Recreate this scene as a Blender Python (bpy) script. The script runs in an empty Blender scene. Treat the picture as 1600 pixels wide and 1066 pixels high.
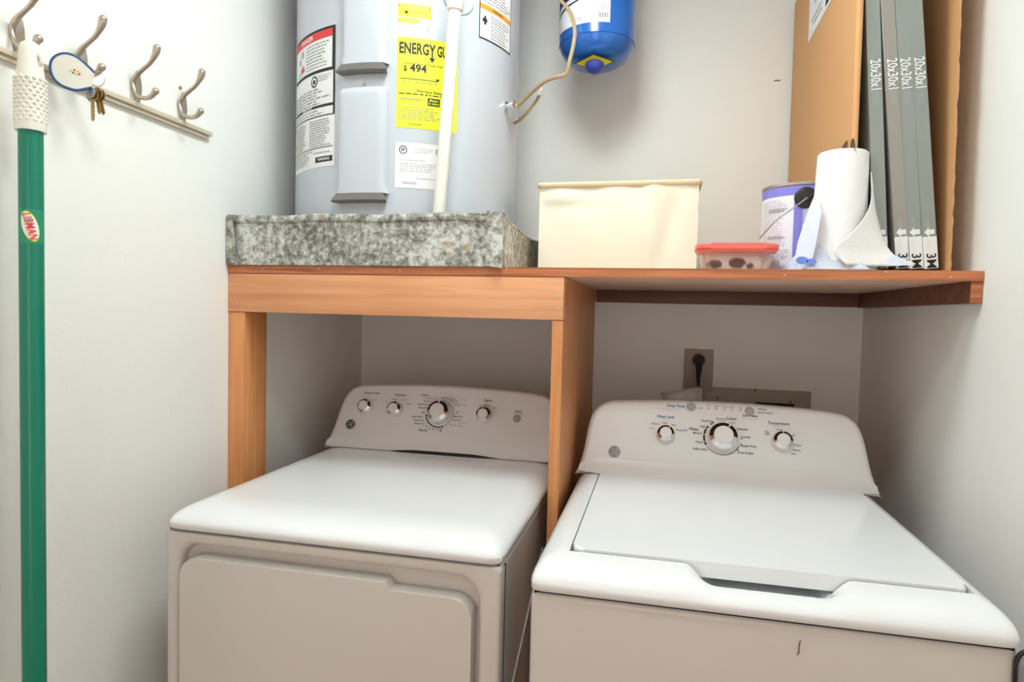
import bpy, bmesh, math, random
from mathutils import Vector, Matrix
random.seed(4)
S = bpy.context.scene
COL = S.collection

# ------------------------------------------------------------------ camera
YAW, PITCH, ROLL, FPX, CZ = .22445, .0439, .02426, 1006.2, 1.32
cf = Vector((-math.sin(YAW)*math.cos(PITCH), math.cos(YAW)*math.cos(PITCH), -math.sin(PITCH)))
r0 = Vector((math.cos(YAW), math.sin(YAW), 0)); u0 = r0.cross(cf)
cr = r0*math.cos(ROLL) + u0*math.sin(ROLL); cu = -r0*math.sin(ROLL) + u0*math.cos(ROLL)
cd = bpy.data.cameras.new('camera'); cam = bpy.data.objects.new('camera', cd); COL.objects.link(cam)
cd.sensor_width = 36; cd.lens = FPX/1600*36; cd.clip_start = .02
M = Matrix((cr, cu, -cf)).transposed().to_4x4(); M.translation = (0, 0, CZ); cam.matrix_world = M
S.camera = cam
# ------------------------------------------------------------------ world, exposure
S.view_settings.view_transform = 'Standard'; S.view_settings.look = 'None'
S.view_settings.gamma = 1; S.view_settings.use_curve_mapping = False
S.view_settings.exposure = 1.14
W = bpy.data.worlds.new('world'); S.world = W; W.use_nodes = True
W.node_tree.nodes['Background'].inputs[0].default_value = (1.0, .83, .76, 1)
W.node_tree.nodes['Background'].inputs[1].default_value = 1.1
LAMP = 14.0          # emission of the ceiling lamp's diffuser
LAMP_COL = (.90, 1.0, .985)
LAMP_POS = (-.24, 1.08, 2.50)
FILL_LAMP_POS = (-.20, .42, 2.50)  # lamp added for left-wall shadows and a brighter back wall and fronts

# ------------------------------------------------------------------ room numbers
XL, XR, YB, YR, ZC = -1.058, .608, 2.17, -1.6, 2.56
YS = 1.42                    # front of the shelf
ZS = 1.422                   # top of the shelf

# a pixel of the photograph turned into a point on a plane of the room
def ray(x, y): return cf + cr*((x-800)/FPX) - cu*((y-533)/FPX)
def pY(x, y, Y): d = ray(x, y); return Vector((0, 0, CZ)) + d*(Y/d.y)
def pX(x, y, X): d = ray(x, y); return Vector((0, 0, CZ)) + d*(X/d.x)
def pZ(x, y, Z): d = ray(x, y); return Vector((0, 0, CZ)) + d*((Z-CZ)/d.z)

# ------------------------------------------------------------------ materials
def mat(name, col, rough=.5, metal=0., bump=0., bscale=60., spec=None, trans=0., alpha=1., coat=0., vary=0., vscale=4.):
    m = bpy.data.materials.new(name); m.use_nodes = True
    nt = m.node_tree; b = nt.nodes['Principled BSDF']
    b.inputs['Base Color'].default_value = (*col, 1); b.inputs['Roughness'].default_value = rough
    b.inputs['Metallic'].default_value = metal
    if spec is not None: b.inputs['Specular IOR Level'].default_value = spec
    if trans: b.inputs['Transmission Weight'].default_value = trans
    if alpha < 1: b.inputs['Alpha'].default_value = alpha
    if coat: b.inputs['Coat Weight'].default_value = coat
    tc = nt.nodes.new('ShaderNodeTexCoord')
    n = nt.nodes.new('ShaderNodeTexNoise'); n.inputs['Scale'].default_value = vscale; n.inputs['Detail'].default_value = 5
    nt.links.new(tc.outputs['Object'], n.inputs['Vector'])
    v = max(vary, .02)
    mr = nt.nodes.new('ShaderNodeMapRange'); mr.inputs[3].default_value = 1-v; mr.inputs[4].default_value = 1+v*.3
    nt.links.new(n.outputs[0], mr.inputs[0])
    mx = nt.nodes.new('ShaderNodeVectorMath'); mx.operation = 'SCALE'; mx.inputs[0].default_value = col
    nt.links.new(mr.outputs[0], mx.inputs['Scale']); nt.links.new(mx.outputs[0], b.inputs['Base Color'])
    if bump:
        n2 = nt.nodes.new('ShaderNodeTexNoise'); n2.inputs['Scale'].default_value = bscale; n2.inputs['Detail'].default_value = 4
        nt.links.new(tc.outputs['Object'], n2.inputs['Vector'])
        bp = nt.nodes.new('ShaderNodeBump'); bp.inputs['Strength'].default_value = bump; bp.inputs['Distance'].default_value = .004
        nt.links.new(n2.outputs[0], bp.inputs['Height']); nt.links.new(bp.outputs[0], b.inputs['Normal'])
    return m

def wood(name, c1, c2, axis, rough=.45, scale=1., c3=None):
    m = bpy.data.materials.new(name); m.use_nodes = True
    nt = m.node_tree; b = nt.nodes['Principled BSDF']; L = nt.links
    tc = nt.nodes.new('ShaderNodeTexCoord'); mp = nt.nodes.new('ShaderNodeMapping')
    s = [34*scale]*3; s['xyz'.index(axis)] = 1.3*scale
    mp.inputs['Scale'].default_value = s; L.new(tc.outputs['Object'], mp.inputs[0])
    n = nt.nodes.new('ShaderNodeTexNoise'); n.inputs['Scale'].default_value = 1.6; n.inputs['Detail'].default_value = 6
    n.inputs['Distortion'].default_value = .8; L.new(mp.outputs[0], n.inputs['Vector'])
    r = nt.nodes.new('ShaderNodeValToRGB'); L.new(n.outputs[0], r.inputs[0])
    r.color_ramp.elements[0].position = .30; r.color_ramp.elements[0].color = (*c2, 1)
    r.color_ramp.elements[1].position = .62; r.color_ramp.elements[1].color = (*c1, 1)
    n3 = nt.nodes.new('ShaderNodeTexNoise'); n3.inputs['Scale'].default_value = 2.5; L.new(tc.outputs['Object'], n3.inputs['Vector'])
    mx = nt.nodes.new('ShaderNodeMix'); mx.data_type = 'RGBA'; mx.blend_type = 'MULTIPLY'
    mr = nt.nodes.new('ShaderNodeMapRange'); mr.inputs[1].default_value = .35; mr.inputs[2].default_value = .7
    L.new(n3.outputs[0], mr.inputs[0]); L.new(mr.outputs[0], mx.inputs[0])
    L.new(r.outputs[0], mx.inputs[6]); mx.inputs[7].default_value = (*(c3 or (.9, .86, .78)), 1)
    L.new(mx.outputs[2], b.inputs['Base Color']); b.inputs['Roughness'].default_value = rough
    bp = nt.nodes.new('ShaderNodeBump'); bp.inputs['Strength'].default_value = .12; bp.inputs['Distance'].default_value = .003
    L.new(n.outputs[0], bp.inputs['Height']); L.new(bp.outputs[0], b.inputs['Normal'])
    return m

def galv(name):
    m = bpy.data.materials.new(name); m.use_nodes = True
    nt = m.node_tree; b = nt.nodes['Principled BSDF']; L = nt.links
    tc = nt.nodes.new('ShaderNodeTexCoord')
    n = nt.nodes.new('ShaderNodeTexNoise'); n.inputs['Scale'].default_value = 62; n.inputs['Detail'].default_value = 7; n.inputs['Roughness'].default_value = .72
    L.new(tc.outputs['Object'], n.inputs['Vector'])
    n2 = nt.nodes.new('ShaderNodeTexNoise'); n2.inputs['Scale'].default_value = 9; n2.inputs['Detail'].default_value = 3
    L.new(tc.outputs['Object'], n2.inputs['Vector'])
    ad = nt.nodes.new('ShaderNodeMath'); ad.operation = 'MULTIPLY_ADD'; ad.inputs[1].default_value = .45; L.new(n2.outputs[0], ad.inputs[0]); L.new(n.outputs[0], ad.inputs[2])
    r = nt.nodes.new('ShaderNodeValToRGB'); L.new(ad.outputs[0], r.inputs[0])
    e = r.color_ramp.elements; e[0].position = .60; e[0].color = (.13, .125, .105, 1); e[1].position = .86; e[1].color = (.68, .70, .67, 1)
    x = e.new(.72); x.color = (.34, .34, .30, 1)
    n3 = nt.nodes.new('ShaderNodeTexNoise'); n3.inputs['Scale'].default_value = 7.5; n3.inputs['Detail'].default_value = 2
    mp = nt.nodes.new('ShaderNodeMapping'); mp.inputs['Location'].default_value = (3.1, 1.2, .4); L.new(tc.outputs['Object'], mp.inputs[0]); L.new(mp.outputs[0], n3.inputs['Vector'])
    mr = nt.nodes.new('ShaderNodeMapRange'); mr.inputs[1].default_value = .68; mr.inputs[2].default_value = .74; L.new(n3.outputs[0], mr.inputs[0])
    mx = nt.nodes.new('ShaderNodeMix'); mx.data_type = 'RGBA'; L.new(mr.outputs[0], mx.inputs[0]); L.new(r.outputs[0], mx.inputs[6]); mx.inputs[7].default_value = (.45, .27, .10, 1)
    L.new(mx.outputs[2], b.inputs['Base Color']); b.inputs['Metallic'].default_value = .25; b.inputs['Roughness'].default_value = .5
    return m

WALL = mat('wall_paint', (.88, .88, .85), .55, bump=.12, bscale=90, vary=.03, vscale=2)
CEIL = mat('ceiling_paint', (.86, .86, .84), .7, bump=.1)
FLOOR = wood('floor_planks', (.45, .26, .14), (.28, .15, .08), 'y', .35)
WX = wood('fir_along_x', (.80, .39, .20), (.68, .295, .13), 'x')
WXD = wood('fir_edge_grain', (.62, .215, .085), (.30, .085, .03), 'x', scale=1.6)
WY = wood('fir_along_y', (.74, .35, .16), (.60, .25, .10), 'y')
WZ = wood('fir_along_z', (.74, .33, .13), (.60, .235, .08), 'z')
PLY = wood('shelf_underside', (.80, .55, .42), (.68, .43, .31), 'x', .5)
DARKW = wood('dark_stained_cleat', (.20, .085, .055), (.13, .05, .035), 'x', .5)
GALV = galv('galvanized_steel')
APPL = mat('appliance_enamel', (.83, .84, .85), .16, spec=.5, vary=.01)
CABI_SHADED = mat('appliance_enamel_shaded', (.68, .64, .60), .22, spec=.5, vary=.02)  # same enamel as the tops, with the fronts' shade put into the colour
CONS = mat('console_plastic', (.80, .77, .76), .34, vary=.01)
BLACK = mat('black_plastic', (.012, .012, .013), .4)
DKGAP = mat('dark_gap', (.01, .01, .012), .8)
INK = mat('black_print', (.015, .014, .014), .6)
GREYINK = mat('grey_print', (.28, .27, .28), .6)
PALEINK = mat('pale_grey_print', (.55, .55, .57), .6)
BLUEINK = mat('blue_print', (.03, .14, .50), .6)
CHROME = mat('chrome', (.85, .85, .86), .07, metal=1)
CHROME_DKREFL = mat('chrome_dark_reflection', (.07, .045, .035), .12, metal=.7)
GREYBTN = mat('grey_button', (.36, .35, .33), .4)
NICKEL = mat('brushed_nickel', (.52, .46, .38), .30, metal=1, bump=.03, bscale=300)
STEEL = mat('steel', (.55, .55, .55), .3, metal=1)
BRASS = mat('brass_key', (.50, .34, .14), .3, metal=.9)
TANKGREY = mat('heater_grey_enamel', (.56, .60, .66), .22, spec=.5, vary=.02)
LIPGREY = mat('dark_grey_lip', (.15, .14, .13), .4)
PVC = mat('cream_pvc', (.85, .83, .76), .35)
LABELW = mat('white_label_paper', (.86, .87, .88), .45)
YEL = mat('yellow_label_paper', (.86, .95, .03), .5)
RED = mat('red_print', (.75, .035, .03), .5)
ORANGE = mat('orange_print', (.95, .36, .03), .5)
TAN = mat('tan_strap', (.36, .25, .13), .5)
TANKBLUE = mat('blue_tank_enamel', (.012, .14, .56), .20, coat=.4, vary=.03)
TANKBLUE2 = mat('blue_cap_plastic', (.04, .07, .42), .35)
NAVY = mat('navy_print', (.01, .03, .12), .5)
YELST = mat('yellow_sticker', (.85, .78, .03), .5)
GREEN = mat('green_pole', (.0, .205, .125), .28, vary=.03)
GREEN2 = mat('green_sticker', (.015, .27, .16), .35)
GRIP = mat('cream_grip_plastic', (.82, .80, .71), .4)
FABRIC = mat('cream_canvas', (.86, .82, .68), .85, bump=.18, bscale=500, vary=.04, vscale=5)
FABRIC2 = mat('cream_canvas_hem', (.80, .70, .46), .85, bump=.2, bscale=500)
BROWN = mat('brown_leather', (.09, .05, .03), .6)
CARD = mat('cardboard', (.72, .38, .165), .75, bump=.08, bscale=120, vary=.08, vscale=3)
CARDE = mat('cardboard_torn_edge', (.58, .29, .13), .9, bump=.5, bscale=200)
FILT = mat('filter_frame_card', (.27, .295, .27), .45, vary=.04)
FILT2 = mat('filter_frame_brownish', (.31, .29, .26), .45, vary=.04)
FILW = mat('filter_white_band', (.80, .80, .80), .5)
PAPER = mat('paper_towel', (.90, .90, .89), .9, bump=.35, bscale=230)
CORE = mat('cardboard_core', (.40, .30, .2), .8)
WRAPP = mat('clear_wrapper', (.78, .83, .97), .25, trans=.25, bump=.3, bscale=30)
WRAPB = mat('blue_wrapper_print', (.16, .26, .80), .35)
CANW = mat('can_label_white', (.80, .82, .90), .35)
CANP = mat('can_label_periwinkle', (.24, .23, .72), .35)
REDLID = mat('coral_plastic_lid', (.90, .17, .13), .35)
TUB = mat('clear_pinkish_plastic', (1.0, .84, .80), .10, trans=.9, alpha=.42)
DKRED = mat('dark_red_wrapper', (.12, .008, .02), .3)
PLATE = mat('taupe_plate', (.40, .34, .28), .45)
CLEAR = mat('clear_plastic_bag', (.8, .8, .82), .2, trans=.6, alpha=.55)
RAIL = mat('beige_rail_paint', (.62, .55, .42), .4)
FOB = mat('cream_fob', (.74, .71, .62), .6)
FOBB = mat('blue_fob_rim', (.02, .09, .26), .4)
GREYP = mat('grey_plastic', (.22, .23, .24), .3)

# ------------------------------------------------------------------ mesh builder
class MB:
    def __init__(s): s.v = []; s.f = []; s.m = []; s.mats = []
    def mi(s, m):
        if m not in s.mats: s.mats.append(m)
        return s.mats.index(m)
    def add(s, vs, fs, m):
        o = len(s.v); s.v += [Vector(p) for p in vs]; k = s.mi(m)
        for f in fs: s.f.append([i+o for i in f]); s.m.append(k)
    def bm(s, b, m):
        b.verts.index_update(); s.add([v.co.copy() for v in b.verts], [[v.index for v in f.verts] for f in b.faces], m); b.free()
    def box(s, x0, x1, y0, y1, z0, z1, m, bev=0., seg=2, T=None):
        b = bmesh.new(); bmesh.ops.create_cube(b, size=1)
        for v in b.verts: v.co = Vector(((x0+x1)/2+v.co.x*(x1-x0), (y0+y1)/2+v.co.y*(y1-y0), (z0+z1)/2+v.co.z*(z1-z0)))
        if bev: bmesh.ops.bevel(b, geom=list(b.edges), offset=bev, segments=seg, affect='EDGES', profile=.5)
        if T: b.transform(T)
        s.bm(b, m)
    def prism(s, poly, F, d0, d1, m, bev=0., seg=3):
        """poly in 2-D, F(a,b,d) -> world, from depth d0 to d1"""
        b = bmesh.new(); A = [b.verts.new(F(p[0], p[1], d0)) for p in poly]; B = [b.verts.new(F(p[0], p[1], d1)) for p in poly]
        b.faces.new(A); b.faces.new(B[::-1]); n = len(poly)
        for i in range(n): b.faces.new((A[i], B[i], B[(i+1) % n], A[(i+1) % n]))
        if bev:
            ed = [e for e in b.edges if (e.verts[0] in A and e.verts[1] in A) or (e.verts[0] in B and e.verts[1] in B)]
            bmesh.ops.bevel(b, geom=ed, offset=bev, segments=seg, affect='EDGES', profile=.5, clamp_overlap=True)
        s.bm(b, m)
    def tube(s, pts, rad, m, n=12, sq=1., up=None):
        pts = [Vector(p) for p in pts]; N = len(pts)
        if not hasattr(rad, '__len__'): rad = [rad]*N
        vs = []; nprev = None
        for i, p in enumerate(pts):
            t = (pts[min(i+1, N-1)]-pts[max(i-1, 0)]).normalized()
            if nprev is None:
                a = Vector(up) if up else (Vector((0, 0, 1)) if abs(t.z) < .9 else Vector((1, 0, 0)))
                nn = (a-t*a.dot(t)).normalized()
            else: nn = (nprev-t*nprev.dot(t)).normalized()
            nprev = nn; bb = t.cross(nn)
            for k in range(n):
                a = 2*math.pi*k/n; vs.append(p+(nn*math.cos(a)*sq+bb*math.sin(a))*rad[i])
        fs = [[i*n+k, i*n+(k+1) % n, (i+1)*n+(k+1) % n, (i+1)*n+k] for i in range(N-1) for k in range(n)]
        fs += [list(range(n))[::-1], [(N-1)*n+k for k in range(n)]]
        s.add(vs, fs, m)
    def lathe(s, prof, O, ax, m, n=40, a0=0, a1=2*math.pi, ref=None):
        O = Vector(O); ax = Vector(ax).normalized()
        u = Vector(ref) if ref else (Vector((1, 0, 0)) if abs(ax.x) < .9 else Vector((0, 1, 0)))
        u = (u-ax*u.dot(ax)).normalized(); w = ax.cross(u); full = abs(a1-a0-2*math.pi) < 1e-6
        nn = n if full else n+1; vs = []
        for r, h in prof:
            for k in range(nn):
                a = a0+(a1-a0)*k/n; vs.append(O+ax*h+(u*math.cos(a)+w*math.sin(a))*max(r, 1e-5))
        fs = []
        for i in range(len(prof)-1):
            for k in range(n):
                k2 = (k+1) % nn; fs.append([i*nn+k, i*nn+k2, (i+1)*nn+k2, (i+1)*nn+k])
        s.add(vs, fs, m)
    def sph(s, c, r, m, sc=(1, 1, 1), n=14):
        b = bmesh.new(); bmesh.ops.create_uvsphere(b, u_segments=n, v_segments=n//2+2, radius=r)
        for v in b.verts: v.co = Vector((v.co.x*sc[0], v.co.y*sc[1], v.co.z*sc[2]))+Vector(c)
        s.bm(b, m)
    def grid(s, fn, us, vs_, m):
        V = [fn(u, v) for v in vs_ for u in us]; n = len(us)
        s.add(V, [[j*n+i, j*n+i+1, (j+1)*n+i+1, (j+1)*n+i] for j in range(len(vs_)-1) for i in range(n-1)], m)
    def flat(s, poly, F, m, off=0.): s.add([F(p[0], p[1], off) for p in poly], [list(range(len(poly)))], m)
    def rect(s, a0, a1, b0, b1, F, m, off=0., n=1):
        for i in range(n):
            p, q = a0+(a1-a0)*i/n, a0+(a1-a0)*(i+1)/n
            s.add([F(p, b0, off), F(q, b0, off), F(q, b1, off), F(p, b1, off)], [[0, 1, 2, 3]], m)
    def ring(s, c, r_in, r_out, F, m, off=0., a0=0., a1=360., n=36, sc=1.):
        P = []
        for k in range(n+1):
            a = math.radians(a0+(a1-a0)*k/n); P.append(a)
        for k in range(n):
            q = [(c[0]+r*math.cos(a)*sc, c[1]+r*math.sin(a)) for r, a in ((r_in, P[k]), (r_out, P[k]), (r_out, P[k+1]), (r_in, P[k+1]))]
            s.add([F(x, y, off) for x, y in q], [[0, 1, 2, 3]], m)
    def text(s, t, a, b, size, F, m, off=.0004, ang=0., bold=0., al='CENTER', sx=1., shear=0., fit=None):
        cu_ = bpy.data.curves.new('t', 'FONT'); cu_.body = t; cu_.size = size; cu_.align_x = al; cu_.align_y = 'CENTER'
        cu_.offset = bold*size; cu_.resolution_u = 2; cu_.fill_mode = 'FRONT'; cu_.shear = shear
        o = bpy.data.objects.new('t', cu_); COL.objects.link(o)
        dg = bpy.context.evaluated_depsgraph_get(); dg.update(); me = o.evaluated_get(dg).to_mesh()
        if fit: xs_ = [v.co.x for v in me.vertices]; sx = fit/(max(xs_)-min(xs_))
        c, sn = math.cos(ang), math.sin(ang)
        s.add([F(a+(v.co.x*sx*c-v.co.y*sn), b+(v.co.x*sx*sn+v.co.y*c), off) for v in me.vertices], [list(p.vertices) for p in me.polygons], m)
        bpy.data.objects.remove(o); bpy.data.curves.remove(cu_)
    def lines(s, a0, a1, b0, b1, n, F, m, off=.0004, th=.35, gap=.12, jag=.3, slope=0.):
        """rows of fine print too small to read"""
        for i in range(n):
            y = b1-(b1-b0)*(i+.5)/n; h = (b1-b0)/n*th/2; x = a0; end = a1-(a1-a0)*random.random()*jag
            while x < end:
                w = min((a1-a0)*random.uniform(.05, .16), end-x)
                s.rect(x, x+w, y-h, y+h, F, m, off); x += w+(a1-a0)*gap*.25
    def build(s, name, parent=None, origin=None, angle=38, recalc=True):
        me = bpy.data.meshes.new(name)
        if parent is not None: o0 = WORLD[parent.name]
        elif origin is not None: o0 = Vector(origin)
        else:
            xs = [v.x for v in s.v]; ys = [v.y for v in s.v]; zs = [v.z for v in s.v]
            o0 = Vector(((min(xs)+max(xs))/2, (min(ys)+max(ys))/2, min(zs)))
        me.from_pydata([tuple(v-o0) for v in s.v], [], s.f)
        for m in s.mats: me.materials.append(m)
        for p, k in zip(me.polygons, s.m): p.material_index = k
        if recalc:
            b = bmesh.new(); b.from_mesh(me); bmesh.ops.remove_doubles(b, verts=b.verts, dist=1e-6)
            bmesh.ops.recalc_face_normals(b, faces=b.faces); b.to_mesh(me); b.free()
        me.shade_smooth(); me.set_sharp_from_angle(angle=math.radians(angle))
        o = bpy.data.objects.new(name, me); COL.objects.link(o)
        WORLD[o.name] = o0
        if name in ('lid', 'dryer_door', 'cabinet', 'control_console', 'control_knob', 'clip', 'fob'):
            wn = o.modifiers.new('weighted_normal', 'WEIGHTED_NORMAL'); wn.keep_sharp = True
        if parent is not None: o.parent = parent
        else: o.location = o0
        return o
WORLD = {}
def tag(o, label=None, cat=None, group=None, kind=None):
    if label: o['label'] = label
    if cat: o['category'] = cat
    if group: o['group'] = group
    if kind: o['kind'] = kind
    return o
def thing(name, loc, label, cat, group=None):
    o = bpy.data.objects.new(name, None); COL.objects.link(o); o.location = loc; o.empty_display_size = .1
    WORLD[o.name] = Vector(loc); return tag(o, label, cat, group)
def struct(name, mb): return tag(mb.build(name), kind='structure')
def XYZ(a, b, d): return Vector((a, d, b))                     # front view plane
def rrect(x0, x1, y0, y1, r, n=6):
    P = []
    for cx, cy, a in ((x1-r, y1-r, 0), (x0+r, y1-r, 90), (x0+r, y0+r, 180), (x1-r, y0+r, 270)):
        for k in range(n+1):
            t = math.radians(a+90*k/n); P.append((cx+r*math.cos(t), cy+r*math.sin(t)))
    return P
def smooth(pts, n=8):
    """Catmull-Rom through points"""
    P = [Vector(p) for p in pts]; P = [P[0]*2-P[1]]+P+[P[-1]*2-P[-2]]; out = []
    for i in range(1, len(P)-2):
        for k in range(n):
            t = k/n; a, b, c, d = P[i-1], P[i], P[i+1], P[i+2]
            out.append(.5*((2*b)+(c-a)*t+(2*a-5*b+4*c-d)*t*t+(3*b-a-3*c+d)*t**3))
    out.append(P[-2]); return out
def lerp_list(L, n):
    out = []
    for i in range(n):
        t = i/(n-1)*(len(L)-1); k = min(int(t), len(L)-2); out.append(L[k]+(L[k+1]-L[k])*(t-k))
    return out

# ================================================================== SETTING
m = MB(); m.box(XL-.12, XL, YR, YB+.12, 0, ZC, WALL); struct('wall_left', m)
m = MB(); m.box(XR, XR+.12, YR, YB+.12, 0, ZC, WALL); struct('wall_right', m)
m = MB(); m.box(XL, XR, YB, YB+.12, 0, ZC, WALL); struct('wall_back', m)
m = MB()
m.box(XL-.12, -.55, YR-.12, YR, 0, ZC, WALL); m.box(.40, XR+.12, YR-.12, YR, 0, ZC, WALL); m.box(-.55, .40, YR-.12, YR, 2.05, ZC, WALL)
struct('wall_front', m)
m = MB(); m.box(XL-.12, XR+.12, YR-.12, YB+.12, -.1, 0, FLOOR); struct('floor', m)
m = MB(); m.box(XL-.12, XR+.12, YR-.12, YB+.12, ZC, ZC+.1, CEIL); struct('ceiling', m)
# ceiling lamp above the frame, and an added second lamp for fill
EM = bpy.data.materials.new('lamp_diffuser'); EM.use_nodes = True; nt = EM.node_tree; nt.nodes.clear()
e_ = nt.nodes.new('ShaderNodeEmission'); o_ = nt.nodes.new('ShaderNodeOutputMaterial'); nt.links.new(e_.outputs[0], o_.inputs[0])
e_.inputs[0].default_value = (*LAMP_COL, 1); e_.inputs[1].default_value = LAMP
for (x, y, z), lb, hx, hy in ((LAMP_POS, 'square flush ceiling light over the machines, its diffuser glowing', .16, .18), (FILL_LAMP_POS, 'smaller square flush ceiling light nearer the doorway, its diffuser glowing', .14, .12)):  # the smaller light at FILL_LAMP_POS is the added fill lamp
    t = thing('ceiling_light', (x, y, ZC), lb, 'ceiling light')
    m = MB(); m.box(x-hx-.03, x+hx+.03, y-hy-.03, y+hy+.03, z+.012, ZC, CEIL, .006); m.build('lamp_base', t)
    m = MB(); m.box(x-hx, x+hx, y-hy, y+hy, z-.012, z+.011, EM, .004); m.build('diffuser', t)
# small nail mark on back wall
m = MB(); p = pY(1215, 126, YB); m.box(p.x-.011, p.x+.008, YB-.002, YB+.001, p.z-.001, p.z+.0012, BROWN)
tag(m.build('wall_scuff'), 'tiny dark scuff mark on the white back wall left of the carton', 'scuff mark')

# ================================================================== WOODEN SHELF
t = thing('wooden_shelf', (XL, YS, 0), 'orange fir shelf with front beam and posts above washer and dryer', 'shelf')
m = MB(); m.box(XL+.001, XR-.001, YS, YB-.001, 1.403, ZS, PLY)
m.box(XL+.001, XR-.001, YS-.002, YS+.004, 1.4025, ZS+.0005, WXD)
for px, py in ((410, 420), (498, 420), (625, 422), (792, 420), (1226, 430), (1384, 425), (1485, 433)):
    p = pY(px, py, YS-.002); m.box(p.x-.002, p.x+.002, YS-.0026, YS-.0018, min(p.z, 1.42)-.001, min(p.z, 1.42)+.001, PALEINK)
m.build('shelf_board', t)
DL, DR = -.2335, -.209
m = MB(); m.box(XL+.001, DR, YS-.001, YS+.037, 1.306, 1.4015, WX, .0015)
for px, py in ((371, 473), (872, 463), (872, 482)):
    p = pY(px, py, YS-.001); m.sph((p.x, YS-.001, p.z), .0022, PALEINK, (1, .3, 1), 8)
m.build('front_beam', t)
m = MB(); m.box(XL+.001, XL+.046, YS+.001, YS+.096, .0, 1.305, WZ, .0015); m.build('post', t)
m = MB()
m.prism([(YS+.001, 0), (YB-.04, 0), (YB-.04, 1.402), (YS+.038, 1.402), (YS+.038, 1.305), (YS+.001, 1.305)], lambda a, b, d: Vector((d, a, b)), DL, DR, WZ, .001)
m.build('divider_panel', t)
m = MB(); m.box(DR+.001, XR-.002, YB-.02, YB-.001, 1.362, 1.402, DARKW, .001); m.build('back_cleat', t)
m = MB(); m.box(XR-.021, XR-.001, YS+.004, YB-.021, 1.360, 1.402, DARKW, .001)
m.box(XR-.021, XR-.001, YS+.0005, YS+.004, 1.360, 1.402, WXD); m.build('side_cleat', t)  # orange front end: the light falling there is put into the colour
m = MB(); m.box(XL+.046, DL-.001, YB-.02, YB-.001, 1.362, 1.402, WX, .001); m.build('back_cleat', t)

# ================================================================== APPLIANCES
TILT = math.radians(26.5)
def machine_top(x0, x1, y0, y1, z0, H, lid=None, scoop=None, rf=.10, rs=.055):
    """enamel top as a height field; returns an MB"""
    LIP = .010; PN = 8
    def prof(t, k=2.6, q=.62): t = max(0, min(1, t)); return (1-(1-t)**k)**q
    def h(x, y):
        a = 1-max(0, min(1, (y-y0)/rf)); b = 1-max(0, min(1, min(x-x0, x1-x)/rs)); r_ = (a**PN+b**PN)**(1/PN)
        z = LIP+(H-LIP)*(max(0, 1-min(r_, 1)**2.6))**.58
        if scoop:
            sx0, sx1, w = scoop
            s1 = min(max((x-sx0)/w, 0), 1); s2 = min(max((sx1-x)/w, 0), 1); s_ = min(s1, s2); s_ = s_*s_*(3-2*s_)
            tgt = LIP+(.026-LIP)*prof((y-y0)/.040) if y < y0+.035 else .026-.020*min(1, (y-y0-.035)/.03)
            z = z*(1-s_)+min(z, tgt)*s_
        if lid:
            lx0, lx1, ly0, ly1 = lid
            if lx0 < x < lx1 and ly0 < y < ly1: z = min(z, H-.028)
        return z
    def xy(x, y):
        # round the two front corners in plan
        a = max(0, 1-(y-y0)/rf); b = max(0, 1-min(x-x0, x1-x)/rs); r_ = (a**PN+b**PN)**(1/PN)
        if r_ > 1:
            k = 1/r_; y = y0+rf-(y0+rf-y)*k
            x = x0+rs-(x0+rs-x)*k if x < (x0+x1)/2 else x1-rs+(x-x1+rs)*k
        return x, y
    xs = sorted(set([x0+(x1-x0)*i/90 for i in range(91)]+[x0+rs*(i/12)**2 for i in range(12)]+[x1-rs*(i/12)**2 for i in range(12)]))
    ys = sorted(set([y0+(y1-y0)*i/50 for i in range(51)]+[y0+rf*(i/22)**1.8 for i in range(23)]))
    if lid:
        for a in (lid[0], lid[1]): xs += [a-1e-4, a+1e-4]
        for a in (lid[2], lid[3]): ys += [a-1e-4, a+1e-4]
        xs.sort(); ys.sort()
    mb = MB(); mb.grid(lambda x, y: Vector((*xy(x, y), z0+h(x, y))), xs, ys, APPL)
    # skirt down at the seam and underside
    edge = [(x0, y) for y in ys[::-1]]+[(x, y0) for x in xs]+[(x1, y) for y in ys]
    E_ = [xy(*p) for p in edge]; n = len(E_)
    mb.add([(p[0], p[1], z0+h(*q)) for p, q in zip(E_, edge)]+[(p[0], p[1], z0+.001) for p in E_]+[(p[0]+(.004 if q[0] == x0 else -.004 if q[0] == x1 else 0), p[1]+.004, z0-.002) for p, q in zip(E_, edge)],
           [[j_*n+i, j_*n+i+1, (j_+1)*n+i+1, (j_+1)*n+i] for j_ in range(2) for i in range(n-1)], APPL)
    return mb
OUT = [(-.358, -.02), (-.352, .0), (-.344, .028), (-.338, .062), (-.334, .10), (-.328, .138), (-.316, .166), (-.296, .184), (-.265, .193), (-.18, .199), (-.08, .203), (0, .204)]
OUT = OUT+[(-x, y) for x, y in OUT[-2::-1]]
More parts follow.
